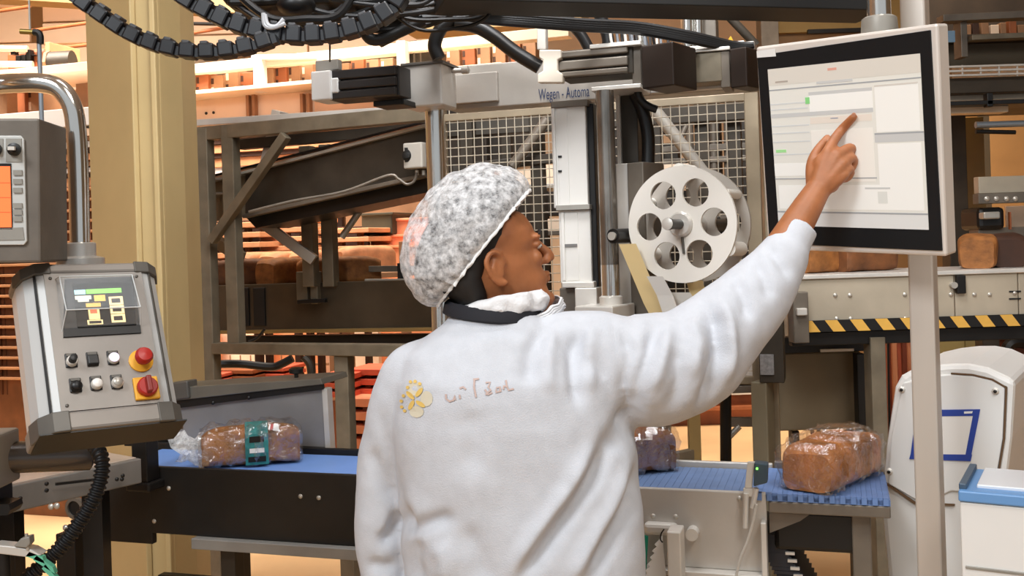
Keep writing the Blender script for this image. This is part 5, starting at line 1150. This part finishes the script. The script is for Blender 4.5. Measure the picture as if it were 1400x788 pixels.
chain('lower black cable chain sagging in front of the cream column', [(75, -40), (100, -8), (138, 20), (175, 45), (215, 62), (252, 70), (290, 71), (330, 66), (360, 58), (388, 48)], 2.35, .044, .05, .034)
chain('upper black cable chain sagging right of the column', [(212, -40), (245, -8), (282, 14), (322, 33), (368, 45), (420, 49), (470, 43), (512, 28), (540, 8), (560, -30)], 2.5, .046, .06, .042)
t = thing('cable_bundle', 'tangle of black cables at the top centre', 'cables', P(470, 10, 2.7))
for k in range(30):
    x0 = random.uniform(300, 520); x1 = x0 + random.uniform(80, 260); y0 = random.uniform(-14, 8); y1 = random.uniform(-10, 26); sag = random.uniform(6, 34); Y = random.uniform(2.55, 2.95)
    wire('cable', [RUBBER, BLACK, BLACKM][k % 3], t, [P(x0, -30, Y), P(x0 + 4, y0, Y), P((x0 * 2 + x1) / 3, max(y0, y1) + sag * .5, Y), P((x0 + 2 * x1) / 3, max(y0, y1) + sag * .6, Y), P(x1, y1, Y), P(x1 + 30, -30, Y)], random.uniform(.004, .011), 8)
for k in range(4):
    wire('cable', BLACK, t, [P(520, 60 - k * 6, 2.75), P(560, 40 - k * 5, 2.8), P(600, 24 - k * 2, 2.85), P(660, 22 + k * 2, 2.9), P(720, 24 + k * 3, 2.9), P(800, 30 + k * 3, 2.95), P(870, 34 + k * 3, 3.0), P(940, 46 + k * 3, 3.02), P(1000, 60 + k * 2, 3.05), P(1030, 62, 3.05)], .011, 8)
wire('cable', BLACK, t, [P(x, y, 2.7) for x, y in ((495, 35), (505, 52), (520, 54), (545, 44), (580, 28))], .016, 10)
for pts in (((362, 20), (366, 34), (378, 36), (388, 26)), ((360, 18), (362, 34), (372, 38), (390, 32))): wire('cable', mat('white_grey_cable', (190, 192, 196), .4), t, [P(x, y, 2.46) for x, y in pts], .0055)
MB().box(tuple(P(430, 4, 2.75)), (.42, .2, .05), 0).build('cable_tray', BLACK, t, bevel=.01)
c = P(430, 4, 2.75); MB().box((c.x, c.y, (6.4 + c.z) / 2), (.04, .04, 6.4 - c.z), 0).build('hanger', BLACKM, t)
MB().ellipsoid(tuple(P(405, 8, 2.6)), ((.05, 0, 0), (0, .05, 0), (0, 0, .03)), 14, 8).build('junction_box', BLACK, t, True)
wire('drop_wire', BLACKM, t, [P(451, 30, 2.7), P(451, 60, 2.7), P(451, 84, 2.75)], .0025)
# ================================================================== the worker
def remesh(mb, vox, smooth=3, fac=.5):
    me = mb.mesh('tmp'); o = bpy.data.objects.new('tmp', me); COL.objects.link(o)
    r = o.modifiers.new('r', 'REMESH'); r.mode = 'VOXEL'; r.voxel_size = vox
    if smooth:
        s = o.modifiers.new('s', 'SMOOTH'); s.factor = fac; s.iterations = smooth
    out = bpy.data.meshes.new_from_object(o.evaluated_get(bpy.context.evaluated_depsgraph_get()))
    bpy.data.objects.remove(o); bpy.data.meshes.remove(me)
    return out
def arrays(me):
    n = len(me.vertices); co = np.empty(n * 3, np.float32); no = np.empty(n * 3, np.float32)
    me.vertices.foreach_get('co', co); me.vertices.foreach_get('normal', no)
    return co.reshape(-1, 3).astype(float), no.reshape(-1, 3).astype(float)
def finish(name, me, co, m, root):
    me.vertices.foreach_set('co', (co - np.array(base(root))).astype(np.float32).ravel()); me.update()
    me.materials.clear(); me.materials.append(m); me.polygons.foreach_set('use_smooth', [True] * len(me.polygons)); me.name = name
    return link(name, me, root)
def section(c, rx, ry, n=40, e=1.0, yaw=0., tilt=0.):
    out = []
    for j in range(n):
        a = 2 * math.pi * j / n; cx, sx_ = math.cos(a), math.sin(a)
        x = math.copysign(abs(cx) ** e, cx) * rx; y = math.copysign(abs(sx_) ** e, sx_) * ry
        out.append(Vector((c[0] + x * math.cos(yaw) - y * math.sin(yaw), c[1] + x * math.sin(yaw) + y * math.cos(yaw), c[2] + x * tilt)))
    return out
person = thing('person', 'worker in white sweatshirt and hairnet pointing at the touch screen', 'person', (.0, 1.92, 0))
SKIN = mat('brown_skin', (166, 104, 64), .5, 0, .16, 30, .10, 320)
try: SKIN.node_tree.nodes['Principled BSDF'].inputs['Subsurface Weight'].default_value = .05
except Exception: pass
# ---- head frame: x forward, y to his left, z up
phi, pit = math.radians(13), math.radians(15)
Fw = Vector((math.cos(phi), math.sin(phi), 0)); Lf = Vector((-math.sin(phi), math.cos(phi), 0))
Fh = Fw * math.cos(pit) + UP * math.sin(pit); Uh = UP * math.cos(pit) - Fw * math.sin(pit)
ear = P(684, 368, 1.845); HO = ear - (Fh * -.006 - Lf * .074 + Uh * .106)
def hd(x, y, z): return HO + Fh * x + Lf * y + Uh * z
body = MB()
sl = [(-.012, .050, .012, .020), (0, .080, .0, .030), (.014, .089, -.012, .042), (.034, .085, -.035, .053), (.047, .083, -.055, .058), (.062, .089, -.07, .061), (.08, .085, -.085, .065), (.10, .084, -.095, .069), (.122, .079, -.1, .071), (.140, .089, -.102, .073), (.160, .089, -.104, .075), (.185, .080, -.1, .073), (.208, .058, -.086, .064), (.225, .03, -.062, .045), (.235, .0, -.035, .02)]
R = []
for z, fx, bx_, hw in sl:
    cx = (fx + bx_) / 2; rx = (fx - bx_) / 2; ring = []
    for j in range(36):
        a = 2 * math.pi * j / 36; c, s = math.cos(a), math.sin(a); e = .8 if c > 0 else .9
        ring.append(hd(cx + math.copysign(abs(c) ** e, c) * rx, math.copysign(abs(s) ** .85, s) * hw, z))
    R.append(ring)
body.rings(R)
def hell(x, y, z, a, b, c, n=14, m=9): body.ellipsoid(hd(x, y, z), (Fh * a, Lf * b, Uh * c), n, m)
body.tube([hd(.086, 0, .136), hd(.095, 0, .118), hd(.105, 0, .102), hd(.108, 0, .094)], [.0075, .0085, .0105, .0095], 12, round_ends=True)      # nose
for k in (-1, 1):
    hell(.096, k * .011, .091, .010, .0085, .008); hell(.083, k * .034, .141, .010, .020, .007)                                   # wings, brows
    hell(.072, k * .032, .103, .014, .018, .016)                                                                                # cheek bones
    hell(.080, k * .031, .1265, .0115, .017, .0066)                                                                               # lids
    # ear
    ex, ey, ez = -.008, k * .072, .106
    body.tube([hd(ex + .012 + 0, ey, ez + .006), hd(ex + .006, ey + k * .008, ez + .028), hd(ex - .010, ey + k * .014, ez + .033), hd(ex - .022, ey + k * .016, ez + .018), hd(ex - .019, ey + k * .013, ez - .006), hd(ex - .008, ey + k * .008, ez - .024), hd(ex + .004, ey + k * .003, ez - .026)], [.0045, .0048, .005, .0055, .0055, .0065, .006], 10, smooth=4, round_ends=True)
    body.tube([hd(ex - .006, ey + k * .006, ez + .018), hd(ex - .012, ey + k * .009, ez + .002), hd(ex - .006, ey + k * .006, ez - .012)], [.004, .0045, .004], 8, smooth=3, round_ends=True)
    body.ellipsoid(hd(ex - .006, ey + k * .002, ez + .003), (Fh * .017, Lf * .006, Uh * .026), 14, 8)
hell(.090, 0, .066, .009, .020, .0058); hell(.088, 0, .055, .009, .018, .0062); hell(.082, 0, .020, .013, .018, .013)                 # lips, chin
# ---- neck, torso, legs
nb = Vector((-.035, 1.905, 1.47))
body.tube([hd(-.035, 0, .06), (hd(-.04, 0, .03) + nb) / 2, nb], [.052, .055, .062], 20, smooth=4)
TC = 1.90
R = [section((x, TC, z), rx, ry, 32) for z, x, rx, ry in ((.86, 0, .15, .10), (.95, 0, .165, .105), (1.05, 0, .155, .10), (1.2, 0, .165, .105), (1.33, 0, .17, .10), (1.42, -.01, .15, .085), (1.47, -.03, .09, .065), (1.5, -.035, .055, .055))]
body.rings(R)
def chainY(l): return [P(x, y, Y) for x, y, Y in l]
shR = P(855, 492, 1.92); elR = P(1027, 412, 1.96); wrR = P(1113, 268, 2.035)
body.tube([Vector((.05, 1.9, 1.44)), shR, (shR + elR) / 2, elR, elR.lerp(wrR, .35), wrR, wrR.lerp(P(1142, 222, 2.043), .35)], [.05, .055, .046, .041, .040, .0265, .019], 18, smooth=5, round_ends=True)
shL = P(545, 532, 1.905); elL = P(521, 735, 1.952); wrL = P(545, 925, 1.985)
body.tube([Vector((-.05, 1.9, 1.44)), shL, P(521, 640, 1.938), elL, elL.lerp(wrL, .4), wrL], [.046, .034, .026, .024, .024, .022], 18, smooth=5)
for k, x in ((-1, -.095), (1, .105)):
    body.tube([Vector((x * .9, TC, .9)), Vector((x, TC, .7)), Vector((x, TC - .005, .48)), Vector((x, TC - .015, .3)), Vector((x, TC - .02, .09))], [.085, .075, .055, .052, .036], 16, smooth=4, round_ends=True)
    body.tube([Vector((x, TC - .03, .05)), Vector((x, TC + .05, .045)), Vector((x, TC + .14, .03))], [.035, .035, .026], 12, round_ends=True)
# ---- right hand: index extended to the glass, other fingers curled, thumb folded beside
nS = Ls.R.col[1]
def toglass(px, py, off): return hit(px, py, Ls.w(0, -.0045 - off, 0), nS)
tipI = toglass(1167, 160, .0075)
def finger(pts, rad): body.tube(pts, rad, 14, smooth=5, round_ends=True)
mI, mM, mR_, mP = P(1131, 209, 2.048), P(1144, 213, 2.043), P(1152, 224, 2.037), P(1154, 239, 2.033)
finger([mI, P(1140, 192, 2.062), P(1152, 176, 2.071), tipI], [.0115, .0105, .0098, .0078])
finger([mM, P(1160, 203, 2.056), P(1166, 206, 2.072), P(1163, 216, 2.074), P(1152, 222, 2.068)], [.0112, .0105, .0098, .0092, .0085])
finger([mR_, P(1163, 216, 2.05), P(1167, 221, 2.062), P(1163, 231, 2.063), P(1153, 235, 2.058)], [.0108, .0100, .0094, .0088, .008])
finger([mP, P(1161, 231, 2.042), P(1163, 237, 2.051), P(1158, 244, 2.052), P(1150, 246, 2.048)], [.0098, .0088, .0082, .0078, .0072])
finger([P(1111, 256, 2.05), P(1110, 228, 2.062), P(1116, 209, 2.074), P(1131, 189, 2.086)], [.0135, .0125, .0105, .0080])
for q, r0, r1 in ((mI, .017, .0125), (mM, .0185, .0128), (mR_, .0185, .0122), (mP, .016, .0108)):
    body.tube([wrR + (q - wrR) * .02, wrR + (q - wrR) * .5, q], [r0 * 1.1, r0, r1], 14, smooth=3, round_ends=True)
body.ellipsoid((wrR + mI + mP) / 3 + Vector((0, .008, .004)), ((.024, 0, .012), (0, .015, 0), (-.014, 0, .040)), 14, 9)
# ---- left hand, relaxed
ax_ = (wrL - elL).normalized(); ax_ = Vector((.05, .12, -1)).normalized(); sdv = Vector((.25, .95, .1)).normalized(); nv = ax_.cross(sdv)
for i, (o_, l) in enumerate(((.028, .082), (.010, .09), (-.009, .084), (-.026, .066))):
    mc = wrL + ax_ * .085 + sdv * o_
    body.tube([wrL + sdv * o_ * .5, mc], [.017, .0115], 12, round_ends=True)
    finger([mc, mc + ax_ * l * .45 + nv * .008, mc + ax_ * l * .78 + nv * .024, mc + ax_ * l * .95 + nv * .04], [.0108, .0098, .009, .0075])
finger([wrL + ax_ * .02 + sdv * .02, wrL + ax_ * .05 + sdv * .045, wrL + ax_ * .085 + sdv * .052 + nv * .01, wrL + ax_ * .11 + sdv * .05 + nv * .018], [.014, .012, .0105, .008])
me = remesh(body, .0034, 3); co, no = arrays(me); finish('body', me, co, SKIN, person)
# nails, eyes, brows
def nail(name, c, d, up, l, w_):
    MB().ellipsoid(c, (Vector(d).normalized() * l, Vector(d).cross(Vector(up)).normalized() * w_, Vector(up).normalized() * .0016), 12, 6).build(name, mat('finger_nail', (196, 140, 112), .35), person, True)
nail('nail', tipI + Vector((-.002, -.0066, .003)), tipI - P(1152, 176, 2.071), Vector((-.2, -1, .25)), .0058, .0046)
for k in (-1, 1):
    e = MB().ellipsoid(hd(.0835, k * .031, .1225), (Fh * .0075, Lf * .0115, Uh * .0052), 14, 9).build('eye', mat('eye_white', (210, 200, 190), .2), person, True)
    MB().ellipsoid(hd(.0897, k * .031, .1222), (Fh * .0016, Lf * .0045, Uh * .0045), 12, 7).build('iris', mat('dark_iris', (28, 18, 14), .15), e, True)
    MB().tube([hd(.094, k * .014, .1445), hd(.0955, k * .028, .1485), hd(.088, k * .048, .145)], [.003, .0038, .002], 8, smooth=4, round_ends=True).build('eyebrow', mat('black_hair', (20, 17, 16), .6), person, True)
# ---- hair
HAIR = mat('black_hair', (20, 17, 16), .6)
mb = MB(); R = []
for z, fx, bx_, hw in ((.03, -.045, -.068, .050), (.05, -.032, -.086, .064), (.075, -.024, -.098, .0705), (.10, -.020, -.106, .074), (.125, .012, -.110, .0765), (.145, .045, -.112, .079), (.165, .068, -.113, .081), (.19, .076, -.108, .079), (.213, .060, -.094, .070), (.231, .032, -.068, .05), (.243, .0, -.038, .022)):
    cx = (fx + bx_) / 2; rx = (fx - bx_) / 2; R.append([hd(cx + math.cos(a) * rx, math.sin(a) * hw, z) for j in range(36) for a in (2 * math.pi * j / 36,)])
mb.rings(R).build('hair', HAIR, person, True)

# ---- hairnet: puffed cap, cut along its elastic rim
an = math.radians(50); e1 = Vector((math.cos(an), .0, math.sin(an))); e2 = Vector((-math.sin(an), 0, math.cos(an))); e3 = Vector((0, 1, 0))
cc = P(641, 325, 1.925); A1, A2, A3 = .152, .112, .112
mb = MB(); n = 96; m = 40; R = []
th1 = math.acos(-.30)
for k in range(m + 1):
    th = .03 + (th1 - .03) * k / m; ring = []
    for j in range(n):
        a = 2 * math.pi * j / n; x, y, z = math.sin(th) * math.cos(a), math.sin(th) * math.sin(a), math.cos(th)
        p = cc + e1 * (A1 * x) + e3 * (A3 * y) + e2 * (A2 * z)
        q = k / m
        f = noise.noise(p * 24) * .005 + noise.noise(p * 60) * .0028 + noise.noise(p * 9) * .005
        if q > .75: f += math.sin(a * 34 + 3 * noise.noise(p * 20)) * .0028 * (q - .75) / .25
        if q > .93: p = p + ((cc - e2 * .034) - p) * (.05 * (q - .93) / .07)
        ring.append(p + (p - cc).normalized() * f)
    R.append(ring)
mb.rings(R, False); i0 = len(mb.v); mb.v.append(cc + e2 * A2); mb.f += [(i0, j, (j + 1) % n) for j in range(n)]
R2 = []
for k in range(25):                     # hair gathered up under the net
    th = .05 + (math.acos(-.22) - .05) * k / 24
    R2.append([cc - e2 * .012 + e1 * (A1 * .93 * math.sin(th) * math.cos(a)) + e3 * (A3 * .93 * math.sin(th) * math.sin(a)) + e2 * (A2 * .80 * math.cos(th)) for j in range(48) for a in (2 * math.pi * j / 48,)])
MB().rings(R2).build('gathered_hair', HAIR, person, True)
NET = clear('white_nonwoven_hairnet', (236, 236, 238), .52, .8, .0, 74, .40)
mb.build('hairnet', NET, person, True)
rim = [R[-1][j] for j in range(n)]
mb = MB(); T_ = []
for j in range(n):
    p = rim[j]; r = .0032 * (1 + .35 * math.sin(j * 2.6)); d = (p - cc).normalized()
    T_.append([p + d * (r * math.cos(q)) + e2 * (r * math.sin(q)) for q in [2 * math.pi * i / 8 for i in range(8)]])
mb.rings(T_, False, True).build('elastic_rim', mat('white_elastic', (232, 232, 232), .8), person, True)
# ---- sweatshirt
SW = mat('heather_white_sweatshirt', (202, 205, 212), .85, 0, .05, 45, .25, 420, spec=.15)
mb = MB(); n = 48
R = [section((x, y, z), rx, ry, n, .88, yw) for z, x, y, rx, ry, yw in ((.90, .005, TC, .196, .13, 0), (.925, .005, TC, .212, .14, 0), (.98, .005, TC, .222, .147, 0), (1.07, .004, TC, .226, .15, 0), (1.2, -.002, TC, .226, .15, 0), (1.32, -.008, TC - .003, .222, .147, .03), (1.40, -.012, TC - .005, .21, .135, .05), (1.445, -.02, TC - .002, .185, .115, .06), (1.48, -.03, TC, .135, .095, .06), (1.503, -.036, TC + .004, .092, .082, 0), (1.522, -.038, TC + .008, .078, .076, 0))]
mb.rings(R)
mb.tube([Vector((-.02, TC, 1.43)), P(800, 487, 1.90), P(858, 506, 1.905), P(930, 497, 1.925), P(980, 457, 1.94), P(1027, 411, 1.96), P(1060, 367, 1.985), P(1078, 340, 2.0)], [.075, .086, .106, .103, .088, .071, .054, .046], 28, smooth=6)
mb.tube([P(1074, 346, 1.998), P(1081, 335, 2.003), P(1094, 313, 2.015), P(1097, 308, 2.017)], [.044, .0405, .0385, .036], 24, smooth=4)
mb.tube([Vector((-.03, TC, 1.43)), P(580, 508, 1.90), P(552, 535, 1.905), P(537, 585, 1.92), P(525, 650, 1.94), P(521, 730, 1.95), P(530, 800, 1.96), P(540, 870, 1.975), P(544, 900, 1.98)], [.06, .060, .056, .054, .053, .050, .049, .046, .038], 24, smooth=6)
me = remesh(mb, .0052, 6, .5); co, no = arrays(me)
px, py = topx(co); face = np.clip(-no[:, 1] * 2 + .25, 0, 1)
def fold(pts, w0, amp):
    global co
    pts = np.array(pts, float); best = np.full(len(px), 1e9); tt = np.zeros(len(px)); L = len(pts) - 1
    for i in range(L):
        a = pts[i]; d = pts[i + 1] - a; q = np.clip(((px - a[0]) * d[0] + (py - a[1]) * d[1]) / (d @ d), 0, 1)
        ds = np.hypot(px - a[0] - q * d[0], py - a[1] - q * d[1]); c = ds < best; best[c] = ds[c]; tt[c] = (i + q[c]) / L
    taper = np.clip(np.minimum(tt, 1 - tt) * 5, .12, 1)
    co += no * (1.5 * amp * np.exp(-(best / w0) ** 2) * taper * face)[:, None]
V = -1
for pts, w0, a in (([(842, 585), (815, 645), (775, 705), (735, 760), (705, 800)], 11, -.016), ([(815, 600), (780, 670), (735, 730), (690, 800)], 11, .011), ([(880, 620), (860, 690), (830, 745), (800, 800)], 11, -.015), ([(868, 620), (840, 690), (800, 760), (775, 800)], 11, .010),
                   ([(862, 560), (850, 590), (838, 620)], 16, -.010), ([(795, 445), (783, 480), (786, 520), (792, 560)], 9, -.010), ([(810, 440), (806, 480), (806, 540)], 9, .007), ([(742, 448), (726, 480), (722, 530)], 10, -.008), ([(758, 445), (750, 490), (752, 540)], 9, .006),
                   ([(848, 445), (862, 480), (852, 530), (858, 590)], 8, -.010), ([(835, 430), (843, 480), (852, 540), (860, 600)], 3.2, -.005), ([(898, 440), (890, 480), (872, 530), (868, 590)], 10, -.011), ([(915, 440), (905, 490), (890, 540)], 10, .008),
                   ([(960, 410), (978, 440), (984, 480), (972, 530), (955, 565)], 9, -.017), ([(985, 405), (998, 440), (1000, 485), (990, 530)], 8, .010), ([(944, 430), (955, 470), (945, 520)], 10, .009), ([(925, 470), (930, 520), (915, 570)], 9, -.008),
                   ([(1002, 378), (1018, 405), (1025, 440)], 8, -.009), ([(1030, 352), (1045, 380), (1055, 410)], 7, -.007), ([(1048, 335), (1065, 358), (1080, 380)], 6, -.006), ([(905, 612), (930, 600), (960, 575)], 9, -.010),
                   ([(548, 690), (560, 725), (590, 715), (625, 706)], 9, -.012), ([(600, 740), (612, 765), (608, 800)], 14, .008), ([(570, 735), (565, 765), (572, 800)], 12, -.008), ([(632, 720), (655, 760), (660, 800)], 14, -.006),
                   ([(515, 545), (530, 610), (540, 660), (552, 720), (556, 790)], 7, -.003), ([(505, 610), (520, 650), (540, 690)], 10, -.007), ([(520, 745), (535, 730), (548, 700)], 9, -.012), ([(500, 770), (525, 778), (545, 772)], 9, -.008), ([(610, 470), (640, 452), (690, 448), (735, 460)], 9, -.004), ([(640, 560), (650, 600), (640, 650)], 18, -.004)):
    fold(pts, w0, a)
nz = np.array([noise.noise(Vector(c) * 11) * .0045 + noise.noise(Vector(c) * 28) * .0016 for c in co]); co += no * nz[:, None]
# ribbed cuff and hem
sel = (co[:, 2] < .935); co[sel] += no[sel] * (np.sin(np.arctan2(co[sel, 1] - TC, co[sel, 0]) * 110) * .0012)[:, None]
ed = np.array([e.vertices[:] for e in me.edges]); deg = np.bincount(ed.ravel(), minlength=len(co))[:, None]
for _ in range(5):
    ac = np.zeros_like(co); np.add.at(ac, ed[:, 0], co[ed[:, 1]]); np.add.at(ac, ed[:, 1], co[ed[:, 0]]); co += .5 * (ac / deg - co)
shirt = finish('sweatshirt', me, co, SW, person)
bv = BVHTree.FromPolygons([tuple(c) for c in co], [tuple(p.vertices) for p in me.polygons])
def on_shirt(x, y, lift=.0016):
    d = ray(x, y).normalized(); h = bv.ray_cast(Vector((0, 0, EYE)), d)
    if h[0] is None: return None
    nn_ = h[1] if h[1].dot(d) < 0 else -h[1]
    return h[0] + nn_ * lift
def print_poly(name, pts, m, lift=.0016):
    q = [on_shirt(x, y, lift) for x, y in pts]
    if any(p is None for p in q): return
    c = sum(q, Vector()) / len(q); mb = MB(); mb.v = [c] + q; k = len(q); mb.f = [(0, 1 + j, 1 + (j + 1) % k) for j in range(k)]
    mb.build(name, m, shirt)
YP = mat('yellow_print', (226, 190, 104), .8); YF = mat('faded_cream_print', (212, 204, 182), .8); TP = mat('faded_rose_print', (196, 172, 164), .8)
Z0 = lambda x, y: (530 + x / 5.6, 490 + y / 5.6)
def blob2(name, cx, cy, rx, ry, a, m, lift=.0018):
    ca, sa = math.cos(a), math.sin(a); print_poly(name, [Z0(cx + math.cos(q) * rx * ca - math.sin(q) * ry * sa, cy + math.cos(q) * rx * sa + math.sin(q) * ry * ca) for q in [2 * math.pi * j / 12 for j in range(12)]], m, lift)
for cx, cy, rx, ry in ((215, 235, 60, 55), (300, 310, 48, 60), (225, 410, 55, 45)): blob2('emblem_ground', cx, cy, rx, ry, 0, YF, .0012)
for cx, cy, a in ((245, 262, -.9), (178, 285, .8), (186, 358, -1.1), (255, 350, .6)): blob2('emblem_petal', cx, cy, 42, 17, a, YP)
for cx, cy in ((180, 183), (215, 180), (250, 198), (158, 225), (127, 288), (110, 328), (113, 374), (135, 402)): blob2('emblem_dot', cx, cy, 13, 13, 0, YP)
def stroke(pts, w_=7):
    pts = [Vector(p) for p in pts]; l = []; r = []
    for i, p in enumerate(pts):
        d = (pts[min(i + 1, len(pts) - 1)] - pts[max(i - 1, 0)]).normalized(); nrm = Vector((-d.y, d.x)); l.append(p + nrm * w_); r.append(p - nrm * w_)
    ql = [on_shirt(*Z0(*p), .0018) for p in l]; qr = [on_shirt(*Z0(*p), .0018) for p in r]; mb = MB()
    if any(p is None for p in ql + qr): return
    k = len(ql); mb.v = ql + qr; mb.f = [(i, k + i, k + i + 1, i + 1) for i in range(k - 1)]; mb.build('print_stroke', TP, shirt)
for s in ([(448, 275), (450, 310), (475, 330), (505, 322), (516, 285), (520, 320)], [(552, 232), (580, 222), (600, 240)], [(552, 280), (556, 310)], [(665, 165), (662, 220), (678, 300)], [(655, 165), (700, 160)], [(750, 190), (785, 186), (770, 222), (790, 245), (750, 280)], [(745, 240), (770, 280), (800, 262)], [(830, 230), (860, 222), (858, 255), (830, 262), (832, 240)], [(858, 222), (866, 258)], [(905, 170), (912, 215), (925, 245), (965, 235)], [(885, 240), (890, 215), (912, 220)]): stroke(s)
# ---- collar, mask
NAVY = mat('navy_knit_collar', (22, 22, 30), .8)
mb = MB(); cx, cy = -.040, TC + .006; R = []
for z, r, dz in ((1.512, .090, 0), (1.530, .086, 0), (1.535, .080, 0), (1.527, .076, 0), (1.505, .078, 0)):
    R.append([Vector((cx + math.cos(a) * r * 1.04, cy + math.sin(a) * r, z - .010 * math.cos(a) + .004 * math.sin(a * 1))) for j in range(40) for a in (2 * math.pi * j / 40,)])
mb.rings(R, False, True).build('polo_collar', NAVY, person, True)
MASK = mat('white_pleated_mask', (228, 228, 230), .75, 0, .08, 60, .5, 120)
mb = MB(); R = []; nA = 48
for k in range(15):
    q = k / 14; ring = []
    for j in range(nA):
        a = math.radians(-112 + 224 * j / (nA - 1)); v = math.radians(14 - 92 * q)      # cup around the chin, from below the lip to the throat
        f = max(0, math.cos(a)); rx, ry = .064, .066
        p = hd(.040 + math.cos(a) * math.cos(v) * rx, math.sin(a) * math.cos(v) * ry, .006 + math.sin(v) * .036 - .010 * (1 - f))
        p += (p - hd(.02, 0, .01)).normalized() * (.0022 * math.sin(q * 30) * f) + Vector((noise.noise(p * 45), noise.noise(p * 45 + Vector((9, 0, 0))), noise.noise(p * 45 + Vector((0, 9, 0))))) * .005
        ring.append(p)
    R.append(ring)
for k in range(14):
    i = len(mb.v); mb.v += R[k] + R[k + 1]; mb.f += [(i + j, i + j + 1, i + nA + j + 1, i + nA + j) for j in range(nA - 1)]
o = mb.build('face_mask', MASK, person, True); o.modifiers.new('cloth', 'SOLIDIFY').thickness = .0025
mb = MB(); R = []
for k in range(9):
    q = k / 8; ring = []
    for j in range(90):
        a = 2 * math.pi * j / 90; fr = .5 + .5 * math.cos(a)                 # 1 towards the chin, 0 at the nape
        top = 1.533 + .030 * fr ** .8; bot = 1.516 + .004 * fr; r = .074 - .004 * fr + .010 * math.sin(math.pi * q)
        p = Vector((-.032 + math.cos(a) * r * (1 + .22 * fr), TC + .004 + math.sin(a) * r, bot + (top - bot) * q))
        p += Vector((math.cos(a), math.sin(a), 0)) * (noise.noise(p * 38) * .010 + noise.noise(p * 90) * .004) + UP * noise.noise(p * 30 + Vector((5, 0, 0))) * .006
        ring.append(p)
    R.append(ring)
mb.rings(R, False); o = mb.build('neck_guard', MASK, person, True); o.modifiers.new('cloth', 'SOLIDIFY').thickness = .003
MB().tube([hd(-.03, -.078, .0), hd(-.05, -.08, -.03), hd(-.062, -.078, -.062)], .003, 8, smooth=4).build('mask_strap', MASK, person, True)
# ---- trousers, shoes
TR = mat('dark_blue_work_trousers', (46, 52, 66), .85, 0, .1, 20)
mb = MB(); R = [section((.003, TC, z), rx, ry, 32) for z, rx, ry in ((.84, .175, .125), (.9, .18, .125), (1.0, .172, .115), (1.03, .168, .112))]; mb.rings(R)
for x in (-.095, .105): mb.tube([Vector((x * .9, TC, .9)), Vector((x, TC, .7)), Vector((x, TC - .005, .48)), Vector((x, TC - .012, .3)), Vector((x, TC - .012, .075))], [.105, .098, .08, .072, .066], 20, smooth=4)
me = remesh(mb, .012, 4); co, no = arrays(me); finish('trousers', me, co, TR, person)
for x in (-.095, .105):
    mb = MB(); R = []
    for y, w_, h in ((-.085, .02, .05), (-.075, .036, .075), (-.03, .042, .095), (.03, .044, .085), (.09, .048, .062), (.15, .047, .05), (.185, .035, .04), (.197, .012, .028)):
        R.append([Vector((x + math.cos(a) * w_, TC + y, max(.001, h * .5 + math.sin(a) * h * .5))) for j in range(18) for a in (2 * math.pi * j / 18,)])
    mb.rings(R).build('shoe', BLACK, person, True)
